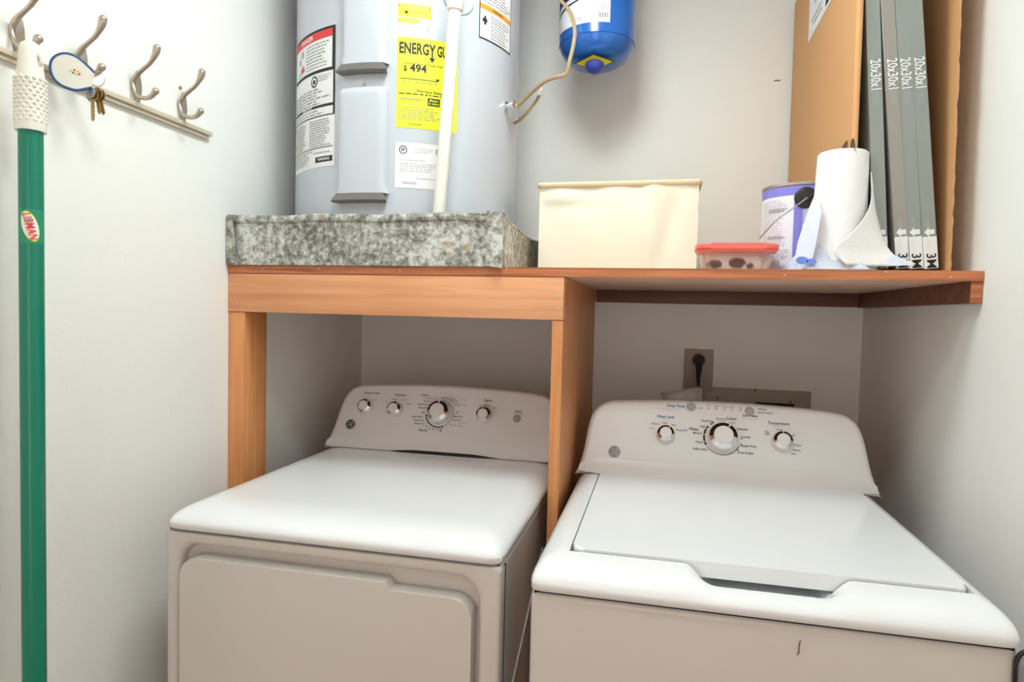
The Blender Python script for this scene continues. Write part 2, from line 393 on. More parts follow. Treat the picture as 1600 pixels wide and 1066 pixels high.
def console(root, xc, yb, zb, yback):
    def F(a, b, d): return Vector((xc+a, yb+b*math.sin(TILT)-d*math.cos(TILT), zb+b*math.cos(TILT)+d*math.sin(TILT)))
    pts = [(p.x, p.y) for p in smooth([(x, y, 0) for x, y in OUT], 4)]
    n = len(pts); N = []
    for i in range(n):
        a, b = pts[max(i-1, 0)], pts[min(i+1, n-1)]; tx, ty = b[0]-a[0], b[1]-a[1]; l = math.hypot(tx, ty); N.append((ty/l, -tx/l))
    m = MB(); R = .016; rings = []
    steps = [0, .1, .25, .45, .7, 1.]
    for s_ in steps:
        d = R*s_; back = -(R-math.sqrt(max(R*R-(R-d)**2, 0)))
        ring_ = []
        for p, q in zip(pts, N): ring_.append(F(p[0]+q[0]*d, max(p[1]+q[1]*d, -.01), back))
        rings.append(ring_)
    V = [Vector((v.x, yback, v.z - (.0))) for v in rings[0]]
    rings = [V]+rings
    vs = [v for r_ in rings for v in r_]; fs = []
    for j in range(len(rings)-1):
        for i in range(n-1): fs.append([j*n+i, j*n+i+1, (j+1)*n+i+1, (j+1)*n+i])
    fs.append([(len(rings)-1)*n+i for i in range(n)]); fs.append([i for i in range(n)][::-1])
    m.add(vs, fs, CONS)
    # concave sweep down to the top
    us = [-.345+.690*i/30 for i in range(31)]
    def cove(u, v):
        a = v*math.pi/2; w = 1-max(0, (abs(u)-.30)/.045)**2*.6
        yy = -.030*w*(1-math.sin(a)); zz = .030*w*(1-math.cos(a)); k = zz*math.tan(TILT)
        return Vector((xc+u, yb+k+yy-.002, zb+zz+.0006))
    m.grid(cove, us, [i/8 for i in range(9)], CONS)
    m.build('control_console', root, angle=50)
    return F
def loc(F, px, py):
    """console coordinates of a pixel"""
    O = F(0, 0, 0); n = (F(0, 0, 1)-O); ex = F(1, 0, 0)-O; et = F(0, 1, 0)-O
    d = ray(px, py); C0 = Vector((0, 0, CZ)); s_ = (O-C0).dot(n)/d.dot(n); p = C0+d*s_-O
    return p.dot(ex), p.dot(et)
def knob(root, F, px, py, r, big=False, turn=90):
    a, b = loc(F, px, py); O = F(a, b, 0); n = F(a, b, 1)-O; ex = F(1, 0, 0)-F(0, 0, 0)
    h = .030 if big else .024
    m = MB(); m.lathe([(r*1.20, 0), (r*1.20, .002), (r*1.12, .004), (r*1.08, h*.55), (r*1.0, h*.6)], O, n, CONS, 48)
    k = m.build('control_knob', root)
    m = MB(); ca = .0
    # chrome rim in two arcs, its dark and bright reflections put into the colours
    m.lathe([(r*.99, h*.55), (r*1.02, h*.78), (r*.72, h*1.0)], O, n, CHROME_DKREFL, 24, math.radians(-5), math.radians(185), ex)
    m.lathe([(r*.99, h*.55), (r*1.02, h*.78), (r*.72, h*1.0)], O, n, CHROME, 24, math.radians(185), math.radians(355), ex)
    w = F(0, 1, 0)-F(0, 0, 0); d = ex*math.cos(math.radians(turn))+w*math.sin(math.radians(turn)); e = n.cross(d)
    c = O+n*(h*.9)+d*r*.92
    m.add([c+d*s1*r*.13+e*s2*r*.055+n*s3*h*.12 for s1 in (-1, 1) for s2 in (-1, 1) for s3 in (-1, 1)], [[0, 1, 3, 2], [4, 5, 7, 6], [0, 1, 5, 4], [2, 3, 7, 6], [0, 2, 6, 4], [1, 3, 7, 5]], CONS)
    tag(m.build('chrome_ring', k), 'chrome ring')
    m = MB(); m.lathe([(r*.725, h*.98), (r*.70, h*1.03), (r*.5, h*1.03), (0, h*1.03)], O, n, CONS, 40); m.build('knob_cap', k)
def ge(root, F, px, py, dark):
    a, b = loc(F, px, py); m = MB(); r = .0150
    O = F(a, b, 0); n = F(a, b, 1)-O
    m.lathe([(r, 0), (r, .0015), (r*.9, .0025), (0, .0026)], O, n, GREYINK if not dark else BLACK, 32)
    I = PALEINK if not dark else PALEINK
    m.ring((a, b), r*.80, r*.88, F, I, .003)
    m.text('GE', a, b, r*1.0, F, I, .003, bold=.01, shear=.3, sx=.8)
    for q in range(4):
        q_ = math.radians(45+90*q); m.ring((a+r*.62*math.cos(q_), b+r*.62*math.sin(q_)), r*.09, r*.17, F, I, .003, 0, 300, 10)
    m.build('round_emblem', root)
TXT = lambda m, F, s, px, py, sz, c, **k: m.text(s, *loc(F, px, py), sz*1.1, F, c, .0005, **{'bold': .012, **k})

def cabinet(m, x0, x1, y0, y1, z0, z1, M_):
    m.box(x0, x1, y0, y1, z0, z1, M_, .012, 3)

# ---------------- washer
WX0, WX1, WY0 = -.188, .498, .997
t = thing('washing_machine', ((WX0+WX1)/2, WY0, 0), 'white top-loading washing machine with closed lid, on the right', 'washing machine')
m = MB(); cabinet(m, WX0, WX1, WY0+.002, 1.71, .02, .8755, CABI_SHADED)
m.box(WX0+.006, WX1-.006, WY0+.006, 1.70, .870, .8795, DKGAP)
# little scratch mark on the front
p = pY(1249, 1012, WY0); m.tube([p+Vector((.001, .0005, .010)), p+Vector((-.0005, .0005, 0)), p+Vector((.0, .0005, -.008)), p+Vector((-.0025, .0005, -.012))], .0007, BROWN, 6)
m.build('cabinet', t)
LID = (-.131, .462, 1.062, 1.612)
m = machine_top(WX0-.002, WX1+.002, WY0-.006, 1.70, .8795, .046, (LID[0]-.003, LID[1]+.003, LID[2]-.004, LID[3]+.01), (.052, .300, .050))
m.build('top_frame', t, angle=60)
m = MB()
def lidF(a, b, d): return Vector((a, b, d))
m.prism(rrect(LID[0], LID[1], LID[2], LID[3], .022, 5), lidF, .903, .9285, APPL, .006, 3)
m.build('lid', t)
m = MB(); m.box(LID[0]+.01, LID[1]-.01, LID[3]+.001, LID[3]+.008, .920, .9345, APPL, .003)
for hx in (LID[0]-.001, LID[1]-.006): m.box(hx, hx+.012, LID[3]-.006, LID[3]+.004, .918, .931, STEEL, .002)
m.build('lid_hinge_strip', t)
F = console(t, .158, 1.622, .927, 1.745)
knob(t, F, 1040, 680, .0200, turn=60); knob(t, F, 1129, 685, .0325, True, turn=60); knob(t, F, 1222, 691, .0215, turn=90)
ge(t, F, 960, 706, False)
for px, py in ((1080, 636), (1171, 643)):
    a, b = loc(F, px, py); O = F(a, b, 0); m = MB(); m.lathe([(.0112, 0), (.0112, .003), (.010, .004), (0, .0042)], O, F(a, b, 1)-O, GREYBTN, 28); tag(m.build('push_button', t), 'grey button')
m = MB()
for s, x, y, z_, c, k in (
    ('Deep Rinse', 1056, 634.5, .0098, BLUEINK, dict(bold=.02, fit=0.045)), ('Water Level', 1040, 651.5, .0108, BLUEINK, dict(bold=.02, fit=0.043)),
    ('Colors', 1143, 654.5, .0098, INK, dict(bold=.02, fit=0.0235)), ('Whites', 1084, 671, .0098, INK, dict(bold=.02, fit=0.0235)),
    ('Temperature', 1216.5, 662, .0108, INK, dict(bold=.01, fit=0.05)), ('Start/Pause', 1172, 650, .0085, INK, dict(fit=0.036)),
    ('DeepClean', 1105, 658, .0078, INK, dict(bold=.01, fit=0.029)), ('Medium', 1127, 655, .007, GREYINK, {}), ('Light', 1144, 661, .0072, GREYINK, {}),
    ('Light', 1098, 666.5, .0072, INK, dict(fit=0.014)), ('Medium', 1090, 677, .0072, INK, dict(fit=0.022)), ('Heavy', 1093, 691, .0072, INK, dict(fit=0.018)),
    ('Bulky Items', 1094, 702, .0078, INK, dict(bold=.01, fit=0.034)), ('Delicates', 1160, 671, .0075, INK, dict(fit=0.026)), ('Casuals', 1165, 683, .0075, INK, dict(fit=0.0225)),
    ('Speed Wash', 1170, 697.5, .0078, INK, dict(bold=.01, fit=0.036)), ('Drain & Spin', 1165, 708, .0078, INK, dict(bold=.01, fit=0.037)),
    ('Low', 1018, 669, .006, GREYINK, {}), ('Medium', 1025, 662.5, .006, GREYINK, {}), ('High', 1039, 661, .006, GREYINK, {}), ('Max', 1053, 664.5, .006, GREYINK, {}), ('Precise Fill', 1065, 672.5, .0063, INK, dict(fit=0.026)),
    ('Cool', 1218, 672, .006, INK, {}), ('Cold', 1237, 680.5, .006, INK, {}), ('Tap', 1198, 675, .006, INK, {}), ('Cold', 1198, 678.5, .006, INK, {}),
    ('Colors', 1246, 696, .006, INK, {}), ('Warm', 1245, 704, .006, INK, {}), ('Hot', 1240, 709.5, .006, INK, {}),
    ('Fill', 1107, 634, .0055, GREYINK, {}), ('Soak', 1119, 635, .0055, GREYINK, {}), ('Wash', 1132, 636, .0055, GREYINK, {}), ('Rinse', 1144, 636.5, .0055, GREYINK, {}), ('Spin', 1157, 637.5, .0055, GREYINK, {}),
    ('Pause', 1193, 640, .006, INK, {}), ('Lid Locked', 1197, 645.5, .006, INK, {})):
    TXT(m, F, s, x, y, z_, c, **k)
for x, y in ((1107, 638.3), (1119, 639), (1132, 640), (1144, 640.5), (1157, 641.3), (1185.5, 639.5), (1185.5, 645), (1096, 638)):
    a, b = loc(F, x, y); m.ring((a, b), 0, .0016, F, INK, .0005, n=10)
a, b = loc(F, 1086, 637.5); c, d = loc(F, 1095, 638); m.rect(a, c, b-.0004, b+.0004, F, BLUEINK, .0005)
a, b = loc(F, 1128.5, 684.5); m.ring((a, b), .0412, .0460, F, INK, .0005, 140, 208, 20); m.ring((a, b), .0412, .0460, F, INK, .0005, 118, 130, 6)
m.ring((a, b), .0412, .0450, F, GREYBTN, .0005, 212, 335, 30)
for q in (150, 172, 196, 124): m.ring((a+.0436*math.cos(math.radians(q)), b+.0436*math.sin(math.radians(q))), 0, .0016, F, CONS, .0007, n=8)
for q in (-2, 18, 38): m.ring((a+.0455*math.cos(math.radians(-q)), b+.0455*math.sin(math.radians(-q))), .0014, .0026, F, INK, .0005, n=12)
for x0_, x1_, y_ in ((1027, 1062, 638.8), (1160, 1185, 654.3), (1206, 1226, 666), (1035, 1045, 655.5), (1122, 1131, 658)):
    a, b = loc(F, x0_, y_); c, d = loc(F, x1_, y_+.6); m.lines(a, c, b-.001, b+.001, 1, F, PALEINK, .0005, th=.8, jag=0)
m.build('printed_lettering', t, recalc=False)
# grey clip hanging on the washer's right front corner
m = MB(); p = pY(1599, 1046, WY0-.004)
m.prism(rrect(p.x-.011, p.x+.05, p.z-.045, p.z+.030, .022, 8), XYZ, WY0-.006, WY0-.001, BLACK, .002)
m.prism(rrect(p.x-.008, p.x+.047, p.z-.042, p.z+.027, .02, 8), XYZ, WY0-.013, WY0-.005, GREYP, .004)
tag(m.build('magnetic_clip'), 'grey rounded plastic clip on the washer front corner, cut by the photo edge', 'clip')

# ---------------- dryer
DX0, DX1, DY0 = -.941, -.255, 1.076
t = thing('clothes_dryer', ((DX0+DX1)/2, DY0, 0), 'white front-loading clothes dryer in the left alcove', 'clothes dryer')
m = MB()
cabinet(m, DX0+.001, DX1-.001, DY0+.03, 1.81, .02, .8755, CABI_SHADED)
# front panel as a frame round the door recess
RX0, RX1, RZ0, RZ1 = -.912, -.296, .10, .849
outer = rrect(DX0, DX1, .03, .8755, .012, 6); inner = rrect(RX0, RX1, RZ0, RZ1, .045, 6)
b = bmesh.new(); n = len(outer)
lv = []
for poly, dy in ((outer, .03), (outer, .006), ([(x+(.006 if x < -.6 else -.006), z+(.005 if z < .4 else -.004)) for x, z in outer], 0), ([(x+(-.010 if x < -.6 else .010), z+(-.010 if z < .4 else .010)) for x, z in inner], 0),
                 ([(x+(-.003 if x < -.6 else .003), z+(-.003 if z < .4 else .003)) for x, z in inner], .004), (inner, .012), (inner, .028)):
    lv.append([b.verts.new((x, DY0+dy, z)) for x, z in poly])
for j in range(len(lv)-1):
    for i in range(n): b.faces.new((lv[j][i], lv[j][(i+1) % n], lv[j+1][(i+1) % n], lv[j+1][i]))
b.faces.new(lv[-1]); m.bm(b, CABI_SHADED)
m.box(DX0+.006, DX1-.006, DY0+.006, 1.80, .870, .8795, DKGAP)
# slanted pressings and seam on the right side
m.box(DX1-.002, DX1+.0006, DY0+.032, DY0+.034, .05, .87, DKGAP)
for zz in (.62, .40):
    m.tube([(DX1-.0015, DY0+.06, zz-.05), (DX1-.0015, 1.5, zz+.14)], .003, CABI_SHADED, 8)
m.build('cabinet', t, angle=45)
m = machine_top(DX0-.002, DX1+.002, DY0-.004, 1.795, .8795, .042, rf=.12, rs=.075); m.build('top_panel', t, angle=60)
m = MB()
door = rrect(-.902, -.305, .13, .826, .038, 7)
# notch cut in the top edge: right part lower
door2 = []
for x_, z_ in door:
    if z_ > .79 and x_ > -.46: z_ -= .014
    door2.append((x_, z_))
i0 = [i for i, p in enumerate(door2) if p[0] > -.46 and p[1] > .7]
top_r = door2[7]; top_l = door2[8]
door2 = door2[:8]+[(-.462, top_r[1]), (-.470, top_l[1]-.001), (-.474, top_l[1])]+door2[8:]
m.prism(door2, XYZ, DY0-.008, DY0+.026, CABI_SHADED, .005, 4)
m.build('dryer_door', t)
F = console(t, -.598, 1.712, .9225, 1.835)
knob(t, F, 572, 637, .0200, turn=50); knob(t, F, 618, 641, .0200, turn=50); knob(t, F, 687, 646, .0300, True, turn=85); knob(t, F, 757, 650, .0200, turn=90)
ge(t, F, 547.5, 663, True)
a, b = loc(F, 807.5, 654.5); O = F(a, b, 0); m = MB(); m.lathe([(.0108, 0), (.0108, .003), (.0095, .004), (0, .0042)], O, F(a, b, 1)-O, GREYBTN, 28); tag(m.build('push_button', t), 'grey start button')
m = MB()
for s, x, y, z_, c, k in (
    ('Extended Tumble', 581.5, 614.5, .0085, INK, dict(bold=.01, fit=0.05)), ('Temperature', 626, 617.5, .0092, INK, dict(bold=.01, fit=0.038)), ('Cottons', 664, 617.5, .0095, BLUEINK, dict(bold=.02, fit=0.0225)),
    ('Signal', 762.5, 626, .0098, INK, dict(bold=.01)), ('Start', 810, 643, .0095, INK, dict(bold=.01)), ('Push to Start', 809, 646.8, .005, GREYINK, {}),
    ('Extended Tumble', 674, 622.5, .0048, GREYINK, {}), ('Less Dry', 668, 627, .006, INK, {}), ('Optimum Dry', 662, 632, .006, INK, {}), ('More Dry', 661, 637.5, .006, INK, {}), ('Off', 661, 645, .006, INK, {}),
    ('Quick Fluff 10', 651.5, 651.5, .0065, INK, dict(fit=0.032)), ('Freshen 20', 653.5, 657, .0065, INK, dict(fit=0.03)), ('Damp Dry 30', 655.5, 662, .0065, INK, dict(fit=0.031)),
    ('40', 666.5, 666.5, .006, INK, {}), ('50', 671.5, 669.5, .006, INK, {}), ('60', 677, 671, .006, INK, {}), ('70', 683.5, 671.5, .006, INK, {}), ('80', 689, 671, .006, INK, {}), ('Min', 689, 673.8, .005, INK, {}),
    ('Time Dry', 661, 672.5, .0088, INK, dict(bold=.02, shear=.2, fit=0.028)), ('Off', 693, 622.5, .006, INK, {}), ('More Dry', 704, 623, .006, INK, {}), ('Less Dry', 709, 626.5, .006, INK, {}),
    ('Casuals', 724, 624.5, .0072, PALEINK, {}), ('Damp Dry', 713, 630, .0048, GREYINK, {}), ('Extended Tumble', 719, 633.5, .0048, GREYINK, {}), ('Off', 714, 645, .006, INK, {}), ('More Dry', 716.5, 651.5, .006, INK, {}), ('Less Dry', 713.5, 656.5, .006, INK, {}),
    ('Delicates', 724, 661.5, .0072, PALEINK, {}), ('Extended Tumble', 712, 665, .0048, GREYINK, {}),
    ('On', 587, 624.5, .0055, GREYINK, {}), ('Delicate', 617.5, 624, .005, INK, {}), ('Easy Care', 632.5, 625, .005, GREYINK, {}), ('Cottons', 638, 631.5, .005, INK, {}), ('Off', 603.5, 628.5, .005, GREYINK, {}), ('Medium', 761, 633.5, .0058, INK, {}), ('Off', 750, 635, .005, GREYINK, {}), ('Loud', 772, 637.5, .0058, INK, {})):
    TXT(m, F, s, x, y, z_, c, **k)
a, b = loc(F, 687, 646.5)
for q in range(9): m.ring((a, b), .0385, .0430, F, INK, .0005, 188+q*12, 197+q*12, 4)
for q in range(14): m.ring((a, b), .0390, .0425, F, GREYINK, .0005, -68+q*11, -61+q*11, 3)
m.build('printed_lettering', t, recalc=False)
# flat black sheet painting the shade in the gap below the console
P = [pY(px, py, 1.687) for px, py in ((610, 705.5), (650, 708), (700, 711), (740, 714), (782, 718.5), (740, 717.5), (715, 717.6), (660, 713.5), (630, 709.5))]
m = MB(); m.add([(p_.x, 1.672+(.004 if i < 5 else 0), .9235+(.0075 if i in (1, 2, 3) else .0018 if i in (0, 4) else .0008)) for i, p_ in enumerate(P)], [list(range(9))], DKGAP); m.build('open_seam', t)  # open_seam is the painted shade sheet, not a real seam

# ================================================================== DRAIN PAN
PX0, PX1, PY0, PY1, PZ0, PZ1 = XL+.004, -.352, YS-.007, 2.06, ZS+.001, 1.540
t = thing('drain_pan', ((PX0+PX1)/2, PY0, PZ0), 'galvanized metal drain pan on the shelf under the water heater', 'drain pan')
m = MB()
def wav(x, y): return .0022*math.sin(x*13)+.0015*math.sin(x*31+1)
nn = 40
xs = [PX0+(PX1-PX0)*i/nn for i in range(nn+1)]
m.grid(lambda x, v: Vector((x, PY0+wav(x, 0)*math.sin(v*3.14), PZ0+(PZ1-PZ0+wav(x*1.7, 0)*.6)*v)), xs, [i/6 for i in range(7)], GALV)
m.grid(lambda x, v: Vector((x, PY0+.003+wav(x, 0)*math.sin(v*3.14), PZ0+(PZ1-PZ0+wav(x*1.7, 0)*.6)*v)), xs, [i/6 for i in range(7)], GALV)
ysd = [PY0+(PY1-PY0)*i/30 for i in range(31)]
def sz(y): s_ = (y-PY0)/(PY1-PY0); return PZ1-.004-.018*math.sin(min(s_*1.25, 1)*math.pi)+.010*(s_ < .05)
for o_ in (0, -.003):
    m.grid(lambda y, v: Vector((PX1+o_+.008*math.sin((y-PY0)*8)*v, y, PZ0+(sz(y)-PZ0)*v)), ysd, [i/6 for i in range(7)], GALV)
m.box(PX0, PX0+.003, PY0, PY1, PZ0, PZ1, GALV); m.box(PX0, PX1, PY1-.003, PY1, PZ0, PZ1, GALV); m.box(PX0, PX1-.004, PY0+.003, PY1, PZ0, PZ0+.003, GALV)
m.build('pan_body', t)
m = MB()
m.grid(lambda x, v: Vector((x, PY0-.0035-.002*math.sin(v*3.14)+wav(x, 0)*.4, PZ1-.013+.015*v+wav(x*1.7, 0)*.6)), [PX0+.01+(PX1-.012-PX0-.01)*i/nn for i in range(nn+1)], [0, .3, .6, .9, 1.], GALV)
m.tube([(x, PY0, PZ1+.001+wav(x*1.7, 0)*.6) for x in xs], .0035, GALV, 8)
m.tube([(PX1+.008*math.sin((y-PY0)*8), y, sz(y)) for y in ysd], .0035, GALV, 8)
m.build('rolled_rim', t)
m = MB()
m.grid(lambda a, v: Vector((PX0-.001+a*(.026+.004*math.sin(v*5)), PY0-.006-.004*a, PZ0+.004+(PZ1-PZ0)*.98*v)), [0, .5, 1], [i/8 for i in range(9)], GALV)
m.build('folded_corner', t); m = MB()
m.grid(lambda a, v: Vector((PX1+.004-a*(.038+.002*math.sin(v*9)), PY0-.007+.003*a, PZ0-.004+.006*a+(PZ1-PZ0+.006)*v)), [0, .5, 1], [i/8 for i in range(9)], GALV)
m.build('folded_corner', t)

# ================================================================== WATER HEATER
HX, HY, HR = -.716, 1.752, .308
HZ0, HZ1 = PZ0+.02, 2.45
t = thing('water_heater', (HX, HY, PZ0), 'tall grey cylindrical water heater with yellow energy label, in the pan', 'water heater')
m = MB()
m.lathe([(.05, -.017), (HR-.02, -.017), (HR-.02, 0), (HR, .004), (HR, .5), (HR, HZ1-HZ0-.01), (HR-.02, HZ1-HZ0), (0, HZ1-HZ0)], (HX, HY, HZ0), (0, 0, 1), TANKGREY, 128)
m.build('tank_jacket', t)
def hc(px, py):
    d = ray(px, py); A = d.x**2+d.y**2; B = -2*(d.x*HX+d.y*HY); C_ = HX**2+HY**2-HR**2
    disc = max(B*B-4*A*C_, 0); s_ = (-B-math.sqrt(disc))/(2*A); p = Vector((0, 0, CZ))+d*s_
    return math.atan2(p.x-HX, -(p.y-HY))*HR, p.z
def HF(s_, z, d): a = s_/HR; return Vector((HX+(HR+d)*math.sin(a), HY-(HR+d)*math.cos(a), z))
def patch(m, s0, s1, z0, z1, M_, off=.0006):
    m.grid(lambda s_, z: HF(s_, z, off), [s0+(s1-s0)*i/16 for i in range(17)], [z0, z1], M_)
class Lb:
    """a label: unit coordinates wrapped round the tank"""
    def __init__(s, s0, s1, z0, z1, M_):
        s.m = MB(); s.s0, s.s1, s.z0, s.z1 = s0, s1, z0, z1; s.w = s1-s0; s.h = z1-z0; patch(s.m, s0, s1, z0, z1, M_)
    def F(s, a, b, d): return HF(a, b, d)
    def r(s, u0, u1, v0, v1, M_, off=.0010): s.m.rect(s.s0+u0*s.w, s.s0+u1*s.w, s.z1-v1*s.h, s.z1-v0*s.h, HF, M_, off, n=max(1, int((u1-u0)*s.w/.01)))
    def t(s, txt, u, v, size, M_, **k): s.m.text(txt, s.s0+u*s.w, s.z1-v*s.h, size, HF, M_, .0012, **k)
    def l(s, u0, u1, v0, v1, n, M_=GREYINK, **k): s.m.lines(s.s0+u0*s.w, s.s0+u1*s.w, s.z1-v1*s.h, s.z1-v0*s.h, n, HF, M_, .0012, **k)
    def c(s, u, v, r0_, r1_, M_): s.m.ring((s.s0+u*s.w, s.z1-v*s.h), r0_, r1_, HF, M_, .0013, n=24)
# --- large warning label, left
sR, zT = hc(525, 38); _, zB = hc(525, 258); sL = -HR*math.radians(86)
L = Lb(sR-.20, sR, zB, zT, LABELW); q = L
q.r(0, 1, 0, .30, INK, .0008); q.r(.01, .95, .018, .292, LABELW, .0009); q.r(.01, .95, .018, .075, RED, .0010)
q.t('DANGER', .42, .046, .016, LABELW, bold=.02); q.l(.42, .92, .09, .28, 8, th=.4); q.l(.1, .4, .24, .285, 2)
q.r(.24, .33, .10, .15, GREYINK); q.r(.18, .24, .15, .19, GREYINK)
for i in range(5): q.r(.26+i*.018, .272+i*.018, .2+abs(i-2)*.006, .235, RED)
q.r(.24, .36, .23, .26, RED)
q.r(0, 1, .30, .315, INK); q.c(.62, .37, .010, .014, INK); q.c(.62, .37, 0, .010, LABELW); q.c(.62, .372, 0, .006, INK); q.l(.70, .95, .33, .38, 3, GREYINK)
q.l(.03, .95, .42, .545, 6, th=.45); q.r(0, 1, .548, .567, INK); q.t('IMPORTANT', .45, .558, .009, LABELW, bold=.02); q.l(.03, .95, .575, .62, 2); q.r(0, 1, .625, .633, INK)
q.r(.97, 1, .30, .63, INK)
q.l(.06, .46, .65, .85, 13, th=.45); q.l(.52, .95, .65, .85, 12, th=.45); q.r(.0, .05, .66, .69, ORANGE); q.r(.0, .05, .78, .81, ORANGE)
q.r(.02, .97, .855, .861, INK); q.l(.04, .62, .87, .97, 6, th=.4); q.l(.62, .95, .885, .905, 1)
q.r(.66, .97, .925, .965, INK); q.t('WARNING', .815, .945, .009, LABELW, bold=.02)
L.m.build('warning_label', t, recalc=False)
# --- energy label
s0, z1 = hc(621, 57); s1, z0 = hc(713, 207); _, z0 = hc(621, 199)
L = Lb(s0, s1, z0, z1, YEL); q = L
wd = s1-s0
q.t('ENERG', .27, .125, .036, INK, bold=.028, fit=wd*.47); q.t('Y', .56, .135, .042, INK, bold=.03, fit=wd*.11); q.t('GUIDE', .815, .125, .036, INK, bold=.028, fit=wd*.35)
q.r(.548, .572, .14, .21, INK)
L.m.flat([(s0+wd*.51, z1-.205*L.h), (s0+wd*.61, z1-.205*L.h), (s0+wd*.56, z1-.255*L.h)], HF, INK, .0012)
q.l(.05, .35, .185, .215, 2, th=.3); q.t('Estimated Yearly Energy Cost', .42, .285, .0075, INK, fit=wd*.62)
q.t('$', .13, .345, .018, INK, bold=.01); q.t('494', .34, .338, .025, INK, bold=.025, fit=wd*.27)
q.r(.06, .66, .452, .460, INK); L.m.flat([(s0+wd*.62, z1-.43*L.h), (s0+wd*.69, z1-.43*L.h), (s0+wd*.655, z1-.46*L.h)], HF, INK, .0012)
q.l(.08, .7, .475, .50, 1, th=.3); q.t('First Hour Rating', .53, .585, .0095, INK, bold=.015, fit=wd*.42); q.l(.04, .72, .605, .635, 1, INK, th=.35, jag=0)
q.l(.08, .45, .66, .70, 1, GREYINK, th=.3); q.r(.50, .70, .65, .735, INK); q.t('Medium', .60, .675, .008, YEL, bold=.02, fit=wd*.14); q.t('51 Gallons', .60, .71, .0075, YEL, bold=.02, fit=wd*.17)
for v in (.775, .805, .85, .895): q.r(.045, .058, v-.006, v+.002, INK)
q.l(.08, .72, .765, .91, 6, GREYINK, th=.28); q.t('ftc.gov/energy', .30, .955, .007, INK, fit=wd*.20)
tag(L.m.build('energy_label', t, recalc=False), 'yellow label')
# --- small yellow and white label
s0, z1 = hc(622, 5); s1, z0 = hc(674, 47); L = Lb(s0, s1, z0-.004, z1, LABELW); q = L
q.r(0, 1, 0, .50, YEL, .0009); q.r(0, 1, .50, .525, ORANGE); q.r(0, .62, .56, .76, YEL)
q.r(.03, .07, .05, .10, INK); q.r(.92, .96, .10, .15, INK); q.t('CONTRACTOR', .60, .35, .0085, INK, fit=(s1-s0)*.5); q.r(.20, .30, .30, .38, INK); q.r(.24, .27, .26, .42, INK); q.l(.3, .8, .08, .22, 2, th=.3); q.l(.35, .9, .40, .47, 1, th=.3); q.l(.05, .55, .62, .7, 1, th=.3); q.r(.88, .92, .92, .96, INK)
L.m.build('small_label', t, recalc=False)
# --- rating plate
s0, z1 = hc(618, 222); s1, _ = hc(697, 222); _, z0 = hc(618, 293); L = Lb(s0, s1, z0, z1, LABELW); q = L
q.c(.15, .16, .008, .0098, INK); q.t('SP', .15, .16, .010, INK, bold=.02); q.c(.87, .16, .008, .0098, INK); q.t('UL', .87, .16, .009, INK, bold=.02)
q.l(.35, .75, .10, .22, 3, PALEINK, th=.4); q.l(.08, .8, .36, .40, 1, PALEINK); q.l(.08, .8, .44, .64, 4, PALEINK, th=.35, jag=.2); q.l(.4, .8, .75, .8, 1, PALEINK)
for i in range(24):
    if i % 5 != 2: q.r(.14+i*.012, .146+i*.012, .86, .92, GREYINK)
q.r(.80, .86, .86, .94, GREYINK)
L.m.build('rating_label', t, recalc=False)
# --- label right
s0, z0a = hc(748, 58); s1, _ = hc(797, 60); _, z0 = hc(773, 66); L = Lb(s0, s1, z0-.006, z0+.21, LABELW); q = L
q.r(0, 1, .985, 1, INK); q.r(0, .02, 0, 1, INK); q.r(.98, 1, 0, 1, INK); q.r(.02, .98, .60, .66, ORANGE); q.t('WARNING', .5, .63, .009, INK, bold=.02); q.l(.3, .92, .69, .97, 9, th=.35); q.l(.1, .92, .30, .58, 8, th=.35)
q.r(.08, .20, .76, .80, INK); q.r(.12, .17, .73, .83, INK)
L.m.build('caution_label', t, recalc=False)
# --- two raised access covers
def cover(pxl, pxr, pyt, pyb, top):
    s0, zt = hc(pxl, pyt); s1, _ = hc(pxr, pyt); _, zb = hc((pxl+pxr)/2, pyb)
    if top: zt = zb+.45
    w = s1-s0; m = MB(); D = .017
    def f(u, v):
        e = min(u, 1-u)*w; et = (1-v)*(zt-zb); k = min(1, e/.014)*min(1, et/.014); k = k**.5
        fl = 1+.10*max(0, 1-v*(zt-zb)/.03)**2
        s_ = s0+w*.5+(u-.5)*w*(fl if v < .3 else 1); return HF(s_, zb+.012+(zt-zb-.012)*v, .0003+D*k)
    us = [0, .02, .05, .09, .14]+[.2+.1*i for i in range(7)]+[.86, .91, .95, .98, 1]
    vs_ = [0, .02, .05, .1, .3, .6, .8, .9, .93, .96, .98, .99, 1]
    m.grid(f, us, vs_, TANKGREY)
    c = m.build('access_cover', t, angle=60)
    # dark shelf-like lower lip
    m = MB(); N = 18; V = []
    for o1, zz, dd, sh in ((.004, .014, D-.001, .86), (.0, .002, D+.004, 1.0), (.0, -.005, D+.007, 1.06), (.0, -.009, D+.004, 1.04), (.0, -.009, 0, 1.0)):
        V.append([HF(s0+w*.5+(i/N-.5)*w*sh, zb+zz, dd) for i in range(N+1)])
    vs = [p_ for r_ in V for p_ in r_]
    m.add(vs, [[j*(N+1)+i, j*(N+1)+i+1, (j+1)*(N+1)+i+1, (j+1)*(N+1)+i] for j in range(len(V)-1) for i in range(N)], LIPGREY)
    tag(m.build('lower_lip', c), 'dark grey flared lip')
cover(531, 607, 139, 311, False); cover(538, 608, -60, 110, True)
s_, z_ = hc(568, 133); m = MB(); p = HF(s_, z_, 0); m.lathe([(.0055, 0), (.0055, .003), (.004, .005), (0, .0055)], p, HF(s_, z_, 1)-p, STEEL, 12); m.build('screw', t)
